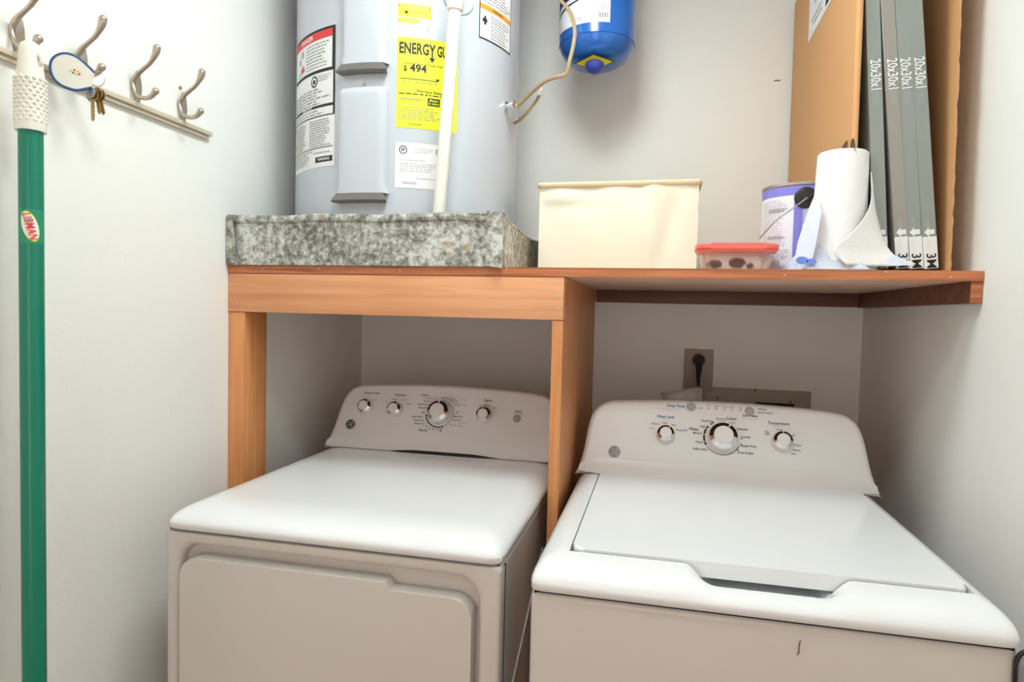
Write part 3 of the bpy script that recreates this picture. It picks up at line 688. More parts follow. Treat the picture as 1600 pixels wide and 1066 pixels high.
# --- metal eyelet at the right edge for the strap
m = MB(); E = HF(HR*math.radians(76), pY(813, 170, 1.70).z, 0)
m.lathe([(.012, 0), (.012, .006), (.007, .008), (.007, .02), (.011, .022), (.011, .030), (0, .031)], E, (1, -.35, 0), CHROME, 20); tag(m.build('valve_fitting', t), 'chrome fitting')

# --- relief pipe in front of the heater
t = thing('relief_pipe', (-.50, 1.47, PZ0+.005), 'cream plastic discharge pipe running down the heater front into the pan', 'pipe')
A = pY(685, 345, 1.452); B = pY(711, 14, 1.445); d = (B-A).normalized()
A2 = A+d*((PZ0+.010-A.z)/d.z)
m = MB(); m.tube([A2, B], .0148, PVC, 28); m.build('pipe_tube', t)
m = MB(); m.tube([B-d*.004, B+d*.0, B+d*.036, B+d*.04], [.0175, .0192, .0192, .016], PVC, 28); m.build('coupling', t)
m = MB(); m.tube([B+d*.04, B+d*.052, B+d*.0521, B+d*.30], [.014, .014, .011, .011], BRASS, 6); tag(m.build('brass_nipple', t), 'brass fitting')
m = MB(); s_, z_ = hc(716, 8); p = HF(s_, z_+.02, 0); m.lathe([(.042, 0), (.042, .002), (.036, .003), (0, .003)], p, HF(s_, z_, 1)-HF(s_, z_, 0), TANKGREY, 40); m.build('port_disc', t)

# ================================================================== EXPANSION TANK + STRAP
TX, TY, TR = -.207, 1.93, .110
zb = pY(935, 104, TY-.02).z
t = thing('expansion_tank', (TX, TY, zb), 'bright blue pressure tank with rounded bottom hanging before the back wall', 'tank')
m = MB(); prof = [(0, .0), (.03, .001), (.06, .008), (.085, .022), (.102, .044), (.109, .066), (TR, .085), (TR, .30), (.10, .35), (.07, .385), (.03, .40), (0, .402)]
P_ = smooth([(r_, 0, h_) for r_, h_ in prof], 4)
m.lathe([(max(p.x, 0), p.z) for p in P_], (TX, TY, zb), (0, 0, 1), TANKBLUE, 64); m.tube([(TX, TY, zb+.39), (TX, TY, ZC)], .011, STEEL, 16); m.build('tank_shell', t)
def TF(s_, z, d): a = s_/TR; return Vector((TX+(TR+d)*math.sin(a), TY-(TR+d)*math.cos(a), z))
def tc_(px, py):
    d = ray(px, py); A_ = d.x**2+d.y**2; B_ = -2*(d.x*TX+d.y*TY); C_ = TX**2+TY**2-TR**2
    s_ = (-B_-math.sqrt(max(B_*B_-4*A_*C_, 0)))/(2*A_); p = Vector((0, 0, CZ))+d*s_; return math.atan2(p.x-TX, -(p.y-TY))*TR, p.z
m = MB()
s1, z0 = tc_(953, 35); _, zl = tc_(890, 45); s0 = -TR*1.5; zt = z0+.16
m.grid(lambda s_, v: TF(s_, (z0+(zl-z0)*0)+(zt-z0)*v-.0*s_, .0008), [s0+(s1-s0)*i/20 for i in range(21)], [0, 1], LABELW)
for k in range(5): m.grid(lambda s_, v: TF(s_, z0+.030+.0035*k+.05*((s_-s0)/(s1-s0))**.6*(1-.08*k)+.0011*v, .0013), [s0+.004+(s1-s0)*.55*i/12 for i in range(13)], [0, 1], NAVY)
m.grid(lambda s_, v: TF(s_, z0+.055+.045*v+.035*((s_-s0)/(s1-s0))**.5, .0011), [s0+(s1-s0)*i/20 for i in range(21)], [0, 1], NAVY)
for i in range(16):
    if i % 4 != 1: m.rect(s1-.034+i*.0018, s1-.0332+i*.0018, z0+.012, z0+.026, TF, INK, .0014)
m.lines(s1-.036, s1-.004, z0+.031, z0+.052, 6, TF, GREYINK, .0014, th=.3); m.ring((s1-.085, z0+.012), .004, .0048, TF, GREYINK, .0014, n=16); m.lines(s1-.12, s1-.07, z0+.014, z0+.02, 1, TF, PALEINK, .0014)
tag(m.build('tank_label', t, recalc=False), 'white label with barcode')
# yellow diamond sticker and blue cap under the tank (on the sloping bottom)
m = MB(); cc = Vector((TX, TY-.052, zb+.003)); nrm = Vector((0, -.30, -.954)); ex = Vector((1, 0, 0)); ey = nrm.cross(ex)
SF = lambda a, b, d: cc+ex*a+ey*b+nrm*d
m.prism([(-.057, 0), (0, -.036), (.057, 0), (0, .036)], SF, .002, .0035, INK); m.prism([(-.052, 0), (0, -.032), (.052, 0), (0, .032)], SF, .003, .0045, YELST)
m.build('diamond_sticker', t)
m = MB(); m.lathe([(0, -.026), (.012, -.025), (.022, -.018), (.027, -.008), (.030, .004), (.030, .012)], cc+Vector((0, .012, -.004)), (0, .15, 1), TANKBLUE2, 32); tag(m.build('valve_cap', t), 'round blue cap')
# strap
t = thing('securing_strap', (-.40, 1.80, 1.93), 'tan plastic-covered strap running from heater side up past the blue tank', 'strap')
def strapP(L_): return [pY(px, py, Y_) for px, py, Y_ in L_]
P = smooth(strapP([(801, 170, 1.70), (811, 163, 1.70), (830, 145, 1.68), (850, 128, 1.66), (868, 121, 1.65), (880, 118, 1.65), (886, 113, 1.65), (890, 95, 1.65), (896, 70, 1.66), (898, 45, 1.67), (890, 18, 1.70), (872, -4, 1.74), (840, -40, 1.78)]), 6)
m = MB(); m.tube(P, .0052, TAN, 10, sq=.55, up=(0, -1, 0)); m.build('strap_band', t)
P = smooth(strapP([(803, 192, 1.74), (812, 187, 1.73), (824, 175, 1.71), (836, 160, 1.70), (843, 148, 1.69)]), 6)
m = MB(); m.tube(P, .0050, TAN, 10, sq=.55, up=(0, -1, 0)); m.build('strap_tail', t)
P = strapP([(842, 149, 1.69), (845, 142, 1.688), (848, 137, 1.687)]); m = MB(); m.tube(P, [.0055, .0055, .004], LABELW, 10, sq=.6); tag(m.build('strap_tip', t), 'white end sleeve')

# ================================================================== STORAGE BIN
bx0, bx1, by0, by1, bz0, bz1 = -.322, .086, 1.70, 1.98, ZS+.001, 1.662
t = thing('fabric_bin', ((bx0+bx1)/2, (by0+by1)/2, bz0), 'cream canvas storage bin with folded rim on the shelf', 'storage bin')
m = MB()
def wr(x, z):
    u = (x-bx0)/(bx1-bx0); v = (z-bz0)/(bz1-bz0)
    return .010*math.sin(u*3.1)*math.sin(v*3.1)-.012*math.exp(-((u-.83-.12*(v-.5))/.05)**2)*v*(1-v)*4*.6+.009*math.exp(-((u-.72)/.06)**2)*v+.006*math.exp(-((v-.83)/.05)**2-((u-.15)/.14)**2)-.006*math.exp(-((v-.75)/.05)**2-((u-.18)/.15)**2)+.003*math.sin(u*17+v*6)*v
def side(fn, L_): m.grid(fn, [i/40 for i in range(41)], [i/20 for i in range(21)], FABRIC)
side(lambda u, v: Vector((bx0+(bx1-bx0)*u, by0-wr(bx0+(bx1-bx0)*u, bz0+(bz1-bz0)*v), bz0+(bz1-bz0)*v)), 0)
side(lambda u, v: Vector((bx0+(bx1-bx0)*u, by1, bz0+(bz1-bz0)*v)), 0)
side(lambda u, v: Vector((bx0-.004*math.sin(u*3.14)*v, by0+(by1-by0)*u, bz0+(bz1-bz0)*v)), 0)
side(lambda u, v: Vector((bx1+.004*math.sin(u*3.14)*v, by0+(by1-by0)*u, bz0+(bz1-bz0)*v)), 0)
m.box(bx0, bx1, by0, by1, bz0, bz0+.003, FABRIC); m.build('bin_body', t, angle=70)
m = MB(); pth = rrect(bx0-.002, bx1+.002, by0-.004, by1+.002, .012, 4)
pp = [Vector((x, y, bz1-.002+.0015*math.sin(x*30))) for x, y in pth]; m.tube(pp+[pp[0], pp[1]], .0065, FABRIC2, 8); m.build('folded_rim', t)
for xx in (bx0-.004, bx1+.003):
    m = MB(); m.box(xx-.002, xx+.003, by0+.10, by0+.13, bz1-.062, bz1-.036, BROWN, .001); tag(m.build('handle_tab', t), 'brown tab')

# ================================================================== PLASTIC CONTAINER
t = thing('food_container', (.155, 1.497, ZS+.001), 'shallow clear plastic container with coral red lid beside the paint can', 'food container')
cx0, cx1, cy0, cy1 = .078, .236, 1.442, 1.552
m = MB(); rr = [(0, 0.012, .0), (0, .010, .004), (0, .004, .040), (0, 0.002, .043)]
lv = []
for _, ins, h_ in rr: lv.append([Vector((x, y, ZS+.001+h_)) for x, y in rrect(cx0+ins, cx1-ins, cy0+ins, cy1-ins, .026, 6)])
for _, ins, h_ in rr[::-1][1:]: lv.append([Vector((x, y, ZS+.0025+h_)) for x, y in rrect(cx0+ins+.0015, cx1-ins-.0015, cy0+ins+.0015, cy1-ins-.0015, .025, 6)])
n = len(lv[0]); vs = [p for r_ in lv for p in r_]
m.add(vs, [[j*n+i, j*n+(i+1) % n, (j+1)*n+(i+1) % n, (j+1)*n+i] for j in range(len(lv)-1) for i in range(n)]+[list(range(n))[::-1], [(len(lv)-1)*n+i for i in range(n)]], TUB); m.build('tub', t)
m = MB(); m.prism(rrect(cx0-.006, cx1+.006, cy0-.006, cy1+.006, .032, 7), lambda a, b, d: Vector((a, b, ZS+.001+d)), .0435, .056, REDLID, .004, 3)
m.prism(rrect(cx0-.002, cx1+.002, cy0-.002, cy1+.002, .03, 7), lambda a, b, d: Vector((a, b, ZS+.001+d)), .0385, .044, REDLID, .001, 1); tag(m.build('lid', t), 'coral red lid')
for i, (a, b_, c_, sx, lb) in enumerate(((.112, 1.476, .011, 1.7, 'dark red block lying left inside the clear container'), (.160, 1.480, .014, 1.4, 'dark red lump in the middle inside the clear container'), (.187, 1.482, .008, 1.1, 'small dark red lump lying right inside the clear container'))):
    m = MB(); b = bmesh.new(); bmesh.ops.create_icosphere(b, subdivisions=2, radius=c_*.9)
    for v in b.verts: v.co = Vector((v.co.x*sx, v.co.y*.9, v.co.z))*random.uniform(.85, 1.1)+Vector((a, b_, ZS+.0045+c_*.95))
    m.bm(b, DKRED); tag(m.build('wrapped_sweet', angle=20), lb, 'sweet', 'dark red pieces in the container')

# ================================================================== PAINT CAN
KX, KY, KR, KZ0, KH = .309, 1.61, .084, ZS+.001, .199
t = thing('paint_can', (KX, KY, KZ0), 'periwinkle and white gallon paint can with wire handle behind the towel roll', 'paint can')
m = MB(); m.lathe([(0, 0), (KR, 0), (KR+.001, .004), (KR-.001, .006), (KR-.001, KH-.008), (KR+.0015, KH-.005), (KR+.0015, KH), (KR-.004, KH), (KR-.006, KH-.004), (0, KH-.005)], (KX, KY, KZ0), (0, 0, 1), STEEL, 72); m.build('can_body', t)
def KF(s_, z, d): a = s_/KR; return Vector((KX+(KR+d)*math.sin(a), KY-(KR+d)*math.cos(a), z))
m = MB(); z0, z1 = KZ0+.006, KZ0+KH-.008
def kp(a0, a1, b0, b1, M_, off): m.grid(lambda s_, z: KF(s_, z, off), [KR*math.radians(a0+(a1-a0)*i/24) for i in range(25)], [b0, b1], M_)
kp(-110, 110, z0, z1, CANW, .0004); kp(-110, 110, z1-.020, z1, CANP, .0008)
kp(-2-18, -2-6, z0, z1, CANP, .0008); kp(-20, 60, z1-.032, z1-.016, CANP, .0008); kp(-5, 60, z1-.09, z1-.03, CANW, .0009)
for i in range(9): kp(-19+i*1.2, 20, z1-.036-i*.0055, z1-.0375-i*.0055, CANP, .0010)
for a0, a1 in ((-75, -24),):
    s0, s1 = KR*math.radians(a0), KR*math.radians(a1); m.lines(s0, s1, z0+.01, z1-.026, 32, KF, PALEINK, .0012, th=.35, jag=.35)
    m.lines(s0+.02, s1-.005, z1-.056, z1-.046, 2, KF, GREYINK, .0014, th=.5); m.lines(s0+.02, s1, z0+.070, z0+.078, 2, KF, GREYINK, .0014, th=.5)
m.lines(KR*math.radians(-2), KR*math.radians(40), z0+.05, z0+.10, 9, KF, PALEINK, .0012, th=.3)
m.build('can_label', t, recalc=False)
def kc(px, py):
    d = ray(px, py); A_ = d.x**2+d.y**2; B_ = -2*(d.x*KX+d.y*KY); C_ = KX**2+KY**2-KR**2
    s_ = (-B_-math.sqrt(max(B_*B_-4*A_*C_, 0)))/(2*A_); p = Vector((0, 0, CZ))+d*s_; return math.atan2(p.x-KX, -(p.y-KY))*KR, p.z
es, ez = kc(1259, 309); p = KF(es, ez, 0); nrm = KF(es, ez, 1)-p
m = MB(); m.lathe([(.0235, 0), (.0235, .0025), (.020, .004), (.010, .0045), (.009, .008), (0, .009)], p, nrm, BLACK, 32); m.build('handle_ear', t)
m = MB(); a1 = kc(1264, 307); pa = KF(*a1, .006); pm = [pa, pY(1240, 325, 1.512), pY(1215, 343, 1.50), pY(1200, 358, 1.505), pY(1187, 373, 1.53)]
m.tube(smooth([pa+Vector((.004, .004, .002))]+pm, 5), .0016, STEEL, 8); tag(m.build('wire_handle', t), 'thin steel wire handle')

# ================================================================== PAPER TOWEL ROLL
QX, QY, QR, QZ0, QH = .360, 1.484, .0485, ZS+.001, .247
t = thing('paper_towel_roll', (QX, QY, QZ0), 'white paper towel roll standing in opened wrapper with a loose sheet', 'paper towel roll')
m = MB(); lean = -.010
m.lathe([(.02, 0), (QR*1.08, 0), (QR*1.08, .04), (QR*1.07, .12), (QR*1.03, .20), (QR, QH-.003), (QR-.003, QH), (.021, QH), (.021, .0)], (QX, QY, QZ0), (.012, 0, 1), PAPER, 56)
m.lathe([(.0212, 0), (.0212, QH+.001), (.0195, QH+.001), (.0195, 0)], (QX, QY, QZ0), (.012, 0, 1), CORE, 32); m.build('paper_roll', t)
m = MB()
# loose sheet: from the roll's right side sweeping down to the front and right
top = [pY(1358, 262, 1.475), pY(1352, 300, 1.462), pY(1346, 345, 1.450), pY(1340, 380, 1.445), pY(1330, 417, 1.444)]
rowA = smooth([pY(1361, 268, 1.462), pY(1362, 310, 1.446), pY(1352, 338, 1.430), pY(1330, 364, 1.424), pY(1303, 390, 1.422), pY(1322, 414, 1.424)], 6)
rowB = smooth([pY(1362, 269, 1.466), pY(1364, 312, 1.452), pY(1360, 343, 1.438), pY(1346, 370, 1.430), pY(1330, 394, 1.428), pY(1345, 415, 1.430)], 6)
rowC = smooth([pY(1363, 270, 1.472), pY(1366, 314, 1.462), pY(1368, 345, 1.450), pY(1370, 374, 1.442), pY(1374, 398, 1.440), pY(1390, 416, 1.436)], 6)
rowD = smooth([pY(1364, 271, 1.478), pY(1367, 316, 1.472), pY(1373, 347, 1.466), pY(1382, 376, 1.458), pY(1397, 398, 1.452), pY(1424, 413, 1.446)], 6)
rows = [rowA, rowB, rowC, rowD]; dense = []
nR = len(rowA)
for i in range(nR): dense.append(smooth([rows[k][i] for k in range(4)], 6))
nC = len(dense[0]); vs = [p for r_ in dense for p in r_]
for p in vs: p.z = max(p.z, ZS+.003)
m.add(vs, [[j*nC+i, j*nC+i+1, (j+1)*nC+i+1, (j+1)*nC+i] for j in range(nR-1) for i in range(nC-1)], PAPER)
o = m.build('loose_sheet', t, angle=60); sm = o.modifiers.new('thick', 'SOLIDIFY'); sm.thickness = .0012
m = MB(); N = 60
def wrapf(a, v):
    th = 2*math.pi*a; r_ = QR*1.20+.020*(1-v)**2*(1+.5*math.sin(5*th)+.3*math.sin(11*th+1))+.003*math.sin(9*th+v*7)
    hh = .048+.05*max(0, math.sin(th*.5+.6))*(.6+.4*math.sin(3*th))
    y = QY+math.sin(th)*r_*(.80 if math.sin(th) < 0 else 1)
    return Vector((QX+math.cos(th)*r_*(1+.28*(1-v)*(math.cos(th) < 0)), max(y, 1.424), QZ0+.001+hh*v))
m.grid(wrapf, [i/N for i in range(N+1)], [i/8 for i in range(9)], WRAPP)
for px, py, r_ in ((1253, 407, .010), (1268, 409, .008)):
    p = pY(px, py, 1.4225); m.add([p+Vector((math.cos(k/14*6.283)*r_*1.2, 0, max(math.sin(k/14*6.283)*r_*.8, ZS+.002-p.z))) for k in range(14)], [list(range(14))], WRAPB)
p0 = [pY(*q) for q in ((1241, 412, 1.43), (1246, 380, 1.44), (1262, 330, 1.448), (1275, 300, 1.452), (1284, 330, 1.430), (1275, 380, 1.426), (1268, 414, 1.424))]
m.add(p0, [[0, 1, 6], [1, 5, 6], [1, 2, 5], [2, 4, 5], [2, 3, 4]], WRAPP)
m.add([pY(*q) for q in ((1385, 398, 1.45), (1400, 400, 1.45), (1426, 410, 1.45), (1424, 415, 1.43), (1395, 415, 1.43), (1380, 414, 1.425))], [[0, 1, 2, 3, 4, 5]], WRAPP)
for v in m.v: v.z = max(v.z, ZS+.0015)
o = m.build('plastic_wrapper', t, angle=60)

# ================================================================== CARTON WITH FILTERS
CX0, CX1, CY0, CY1, CZ0, CZ1 = .374, .566, 1.455, 2.150, ZS+.001, 2.285
t = thing('cardboard_carton', ((CX0+CX1)/2, (CY0+CY1)/2, CZ0), 'tall open brown cardboard carton holding the furnace filters', 'cardboard box')
m = MB()
lean = -.010
def CF(x, y, z): return Vector((x+lean*(z-CZ0)/(CZ1-CZ0)*(1 if x > .5 else .3), y, z))
def panel(x0, x1, y0, y1, z0, z1, M_=CARD):
    V = [CF(x, y, z) for z in (z0, z1) for x, y in ((x0, y0), (x1, y0), (x1, y1), (x0, y1))]
    m.add(V, [[0, 1, 2, 3], [4, 5, 6, 7], [0, 1, 5, 4], [1, 2, 6, 5], [2, 3, 7, 6], [3, 0, 4, 7]], M_)
panel(CX0, CX0+.004, CY0+.012, CY1, CZ0, CZ1); panel(CX0, CX1, CY1-.004, CY1, CZ0, CZ1); panel(CX0, CX1, CY0+.02, CY1, CZ0, CZ0+.004)
# rounded fold at the left panel's near edge
m.tube([CF(CX0+.005, CY0+.010, CZ0+.001), CF(CX0+.006, CY0+.010, 1.62), CF(CX0+.005, CY0+.010, 1.9), CF(CX0+.003, CY0+.010, CZ1)], [.005, .006, .007, .007], CARD, 10)
# right panel with torn corrugated near edge
zs = [CZ0+(CZ1-CZ0)*i/60 for i in range(61)]; ed = [CY0+random.uniform(-.002, .002)+.0012*math.sin(i*.9) for i in range(61)]
for xx, k in ((CX1-.005, 0), (CX1, .004)):
    m.add([CF(xx, ed[i]+k, zs[i]) for i in range(61)]+[CF(xx, CY1, zs[i]) for i in range(61)], [[i, i+1, 62+i, 61+i] for i in range(60)], CARD)
m.add([CF(CX1-.005, ed[i], zs[i]) for i in range(61)]+[CF(CX1-.0025+.0015*math.sin(i*2.1), ed[i]-.001, zs[i]) for i in range(61)]+[CF(CX1, ed[i]+.004, zs[i]) for i in range(61)], [[i, i+1, 62+i, 61+i] for i in range(60)]+[[61+i, 62+i, 123+i, 122+i] for i in range(60)], CARDE)
m.build('carton_body', t)
def CP(px, py): p = pX(px, py, CX0-.001); return p
m = MB(); P = [pX(px, py, CX0) for px, py in ((1265, 58), (1301.5, 9))]
ya, yb_ = P[0].y, P[1].y; zb_ = (P[0].z+P[1].z)/2; SFc = lambda a, b, d: CF(CX0-.0008-d, a, b)
m.rect(yb_, ya, zb_, zb_+.18, SFc, LABELW); m.rect(yb_+.015, ya-.06, zb_+.075, zb_+.15, SFc, PALEINK, .0005); m.rect(yb_+.03, yb_+.06, zb_+.01, zb_+.03, SFc, INK, .0005); m.lines(yb_+.1, ya-.03, zb_+.02, zb_+.05, 2, SFc, GREYINK, .0006, th=.3)
tag(m.build('shipping_label', t, recalc=False), 'white shipping label')
m = MB()
for pts in (((1316, 236), (1317, 228), (1322, 221), (1325, 219), (1324, 236)), ((1329, 236), (1330, 220), (1333, 216), (1336, 218), (1337, 236))):
    q = [pX(px, py, CX0-.001) for px, py in pts]; q = [Vector((CX0-.0018, v.y, v.z)) for v in q]
    m.add(q, [list(range(len(q)))], BROWN)
m.build('printed_mark', t, recalc=False)

# filters
FW, FD, FHh = .0268, .50, .76
def make_filter(M_):
    t = thing('furnace_filter', (0, 0, 0), 'x', 'air filter', 'furnace filters standing in the carton')
    m = MB(); m.box(0, FW, 0, FD, 0, FHh, M_, .001, 1); m.build('filter_frame', t)
    G = lambda a, b, d: Vector((a, -d, b))
    m = MB(); zz = lambda py: pY(1420, py, 1.46).z-(ZS+.006)
    m.rect(.0005, FW-.0005, .001, zz(370), G, FILW, .0006)
    c = -math.pi/2
    m.text('20x30x1', FW*.50, zz(113), .027, G, FILW, .0009, ang=c, bold=.015, fit=zz(88.5)-zz(137))
    m.text('3M', FW*.50, zz(408), .0245, G, INK, .0012, ang=c, bold=.01, fit=zz(396.5)-zz(419))
    for k in range(3): m.lines(.008+k*.0042, .0096+k*.0042, zz(160+k*0), zz(138), 14, G, FILW, .0009, th=.7, gap=3, jag=0)
    for k in range(2): m.lines(.009+k*.004, .011+k*.004, zz(356), zz(342), 8, G, FILW, .0009, th=.7, gap=3, jag=0)
    for k in range(3): m.lines(.006+k*.003, .0072+k*.003, zz(390), zz(374), 9, G, GREYINK, .0010, th=.7, gap=3, jag=0)
    y0_ = zz(363); m.flat([(.004, y0_), (.013, y0_+.010), (.013, y0_+.005), (.023, y0_+.005), (.023, y0_-.005), (.013, y0_-.005), (.013, y0_-.010)], G, FILW, .0009)
    m.build('printed_lettering', t, recalc=False)
    return t
def place(src, i, bl, tl, label, y):
    if i == 0: o = src
    else:
        o = src.copy(); COL.objects.link(o)
        for ch in src.children:
            c = ch.copy(); c.parent = o; COL.objects.link(c)
    a = pY(bl, 410, y); b = pY(tl, 5, y); o.location = (a.x-(b.x-a.x)/(b.z-a.z)*(a.z-ZS-.006), y, ZS+.0062)
    o.rotation_euler = (0, math.atan2(b.x-a.x, b.z-a.z), 0); o['label'] = label; return o
fa = make_filter(FILT)
place(fa, 0, 1365.5, 1352.5, 'grey-green 20x30x1 furnace filter nearest the carton left side, beside the towel roll', 1.468)
place(fa, 1, 1420, 1397, 'grey-green 20x30x1 furnace filter, third from the left in the carton', 1.468)
place(fa, 2, 1443, 1418.5, 'grey-green 20x30x1 furnace filter farthest right, nearest the wall', 1.468)
fb = make_filter(FILT2)
place(fb, 0, 1399, 1376.5, 'brownish grey 20x30x1 furnace filter, second from the left in the carton', 1.468)

# ================================================================== ALCOVE BACK WALL: OUTLET, PLATE, CORD, BAG
A = pY(1070, 545, YB-.005); B = pY(1113, 612, YB-.005)
t = thing('wall_outlet', ((A.x+B.x)/2, YB, B.z), 'taupe single outlet plate on the wall behind the washer', 'electrical outlet')
m = MB(); m.box(A.x, B.x, YB-.007, YB-.0005, B.z, A.z, PLATE, .003); m.build('cover_plate', t)
sc_ = pY(1095, 598, YB-.007); m = MB(); m.lathe([(.017, 0), (.017, .002), (.015, .003), (0, .003)], (sc_.x, YB-.0065, sc_.z), (0, -1, 0), PLATE, 28); m.build('socket', t)
t = thing('power_cord', (sc_.x, YB-.03, sc_.z), 'black plug and cord of the washer in the wall outlet', 'power cord')
P = [pY(px, py, Y_) for px, py, Y_ in ((1092, 566, YB-.035), (1092, 578, YB-.036), (1091, 590, YB-.036), (1091, 600, YB-.036), (1092, 612, YB-.036), (1093, 640, YB-.06))]
m = MB(); m.tube([P[0]+Vector((0, .024, .006)), P[0]+Vector((0, .004, .006)), P[0]+Vector((0, -.008, .004))], [.019, .0195, .012], BLACK, 20)
m.tube(P[:4], [.016, .012, .0085, .006], BLACK, 16, sq=.8); m.build('plug', t)
m = MB(); m.tube(smooth(P[3:]+[Vector((P[-1].x, 1.96, .95)), Vector((P[-1].x-.02, 1.96, .4)), Vector((P[-1].x-.02, 1.95, .03))], 5), .0042, BLACK, 10); m.build('cord', t)
a = pY(1086, 608, YB-.05); b_ = pY(1096, 630, YB-.05)
m = MB(); m.box(a.x, b_.x, YB-.044, YB-.043, b_.z, a.z, LABELW, T=None); m.lines(a.x+.003, b_.x-.003, b_.z+.003, a.z-.003, 9, lambda p, q, d: Vector((p, YB-.0441-d, q)), INK, .0003, th=.5); tag(m.build('cord_tag', t), 'white printed tag')
A = pY(1085, 605, YB-.005); B = pY(1267, 634, YB-.005)
t = thing('supply_box_cover', ((A.x+B.x)/2, YB, .95), 'wide taupe washer supply box cover on the wall, above the washer console', 'wall box')
pl = pY(1150, 607, YB-.01).z
m = MB(); m.box(A.x+.0, B.x, YB-.006, YB-.0005, .95, pl, PLATE, .003); m.box(pY(1180, 630, YB).x, pY(1240, 636, YB).x, YB-.0068, YB-.0055, .96, pY(1200, 629, YB).z, DKGAP); m.build('cover_plate', t)
for px, py in ((1121, 622), (1180, 610), (1235, 628)):
    p = pY(px, py, YB-.006); m = MB(); m.lathe([(.0035, 0), (.0035, .0015), (0, .0018)], (p.x, YB-.006, p.z), (0, -1, 0), BROWN, 10); m.build('screw', t)
m = MB(); P = [pY(*q) for q in ((1032, 614, 1.80), (1050, 611, 1.79), (1070, 608, 1.80), (1094, 604, 1.81), (1092, 630, 1.80), (1070, 632, 1.79), (1050, 634, 1.80), (1036, 632, 1.80))]
m.add(P, [[0, 1, 6, 7], [1, 2, 5, 6], [2, 3, 4, 5]], CLEAR); o = m.build('plastic_sleeve', recalc=False); o.modifiers.new('s', 'SOLIDIFY').thickness = .0008
tag(o, 'crumpled clear plastic sleeve sticking up behind the washer console', 'plastic sleeve')

# ================================================================== LEFT WALL: RAIL, HOOKS, KEYS, MOP
m = MB(); zr = 1.7225
m.box(XL+.0005, XL+.014, .55, 1.343, zr-.004, zr+.006, RAIL, .001); m.box(XL+.0005, XL+.009, .55, 1.336, zr-.012, zr-.004, RAIL, .001)
tag(m.build('wall_rail'), 'narrow beige wooden rail on the left wall behind the hooks', 'rail')
def make_hook(Yc=1.116):
    t = thing('coat_hook', (XL, Yc, 1.75), 'x', 'coat hook', 'brushed nickel coat hooks on the left wall')
    w = lambda px, py, dy=0: pY(px, py, Yc+dy)
    m = MB()
    arm = smooth([w(211, 122), w(216, 115), w(224, 108), w(234, 99), w(241, 88), w(244, 80), w(245, 76)], 5)
    for p in arm: p.x = max(p.x, XL+.004)
    m.tube(arm, lerp_list([.0055, .0050, .0042, .0040, .0045, .0062, .0075, .0070], len(arm)), NICKEL, 12); m.sph(w(245, 75), .0074, NICKEL)
    # dished wall plate between two strands
    left = smooth([w(212, 120), w(207.5, 128), w(209, 138), w(213, 147), w(220, 152), w(229, 153.5), w(237, 150), w(242, 144)], 5)
    for p in left: p.x = max(p.x, XL+.0035)
    m.tube(left, lerp_list([.0052, .0040, .0036, .0036, .0042, .0045, .0050, .0060], len(left)), NICKEL, 12); m.sph(w(243, 142.5), .0070, NICKEL)
    m.build('double_prong', t)
    m = MB(); base = XL+.0008
    prof = [(.000, .056, .0028), (.0, .048, .006), (.0, .034, .0095), (.0, .018, .0105), (0, .004, .0085), (0, -.008, .0045), (0, -.014, .0028)]
    zc0 = w(216, 150).z
    ring_ = [(dy, zc0+z_) for _, z_, dy in prof]+[(-dy, zc0+z_) for _, z_, dy in prof[::-1]]
    m.prism(ring_, lambda a_, b2, d: Vector((base+d, Yc+.013+a_*.85, b2)), 0, .005, NICKEL, .0022, 3); m.build('wall_plate', t)
    return t
hk = make_hook()
for i, (Yc, dz, lb) in enumerate(((1.116, 0, 'brushed nickel double coat hook, empty, between the keychain hook and the farthest hook'), (.866, .0, 'brushed nickel double coat hook holding the green mop, nearest the camera'), (.988, .0, 'brushed nickel double coat hook with the keychain hanging on it'), (1.246, .0, 'brushed nickel double coat hook at the right end of the row'))):
    if i == 0: o = hk
    else:
        o = hk.copy(); COL.objects.link(o)
        for ch in hk.children: c = ch.copy(); c.parent = o; COL.objects.link(c)
    o.location = (XL, Yc, 1.75+dz); o['label'] = lb
m = MB(); p = pX(281, 137, XL); m.lathe([(.004, 0), (.004, .002), (.002, .003), (0, .003)], (XL+.0003, p.y, p.z), (1, 0, 0), BRASS, 12)
tag(m.build('brass_screw'), 'small brass screw head in the wall beside the last hook', 'screw')

# keychain
t = thing('keychain', tuple(pY(150, 120, .985)), 'oval cream fob with navy rim and keys hanging from the second hook', 'keychain')
KYc = .965
def fobP(px, py):
    A_ = pY(153, 120, KYc); B_ = pX(78, 110, -1.034); nx, ny = (B_.y-A_.y), -(B_.x-A_.x)
    d = ray(px, py); s_ = (A_.x*nx+A_.y*ny)/(d.x*nx+d.y*ny); return Vector((0, 0, CZ))+d*s_
fd = (fobP(80, 110)-fobP(150, 110)); fd.z = 0; fd.normalize(); fn = Vector((-fd.y, fd.x, 0))
if fn.y > 0: fn = -fn
out = [fobP(px, py) for px, py in ((148, 114), (140, 106), (128, 95), (115, 87), (101, 83.5), (88, 87), (80, 96), (79, 109), (84, 122), (94, 132), (107, 138), (120, 141), (133, 139), (143, 137))]
sm_ = smooth(out, 5)
m = MB(); m.prism([(i, 0) for i in range(len(sm_))], lambda a, b, d: sm_[a]+fn*d, -.0014, .0014, FOB)
for dx, dz, M_ in ((.002, .002, RED), (.005, .001, ORANGE), (.001, -.001, GREEN2), (.004, -.002, YELST), (.0065, -.0015, RED), (-.001, .001, YELST)):
    c = fobP(113, 112)+fn*.0012-fd*dx*1.6+Vector((0, 0, dz*1.6)); m.sph(c, .0019, M_, (1, 1, 1), 8)
m.build('fob', t)
m = MB(); m.tube(sm_, .0024, FOBB, 10); tag(m.build('fob_rim', t), 'navy blue rim')
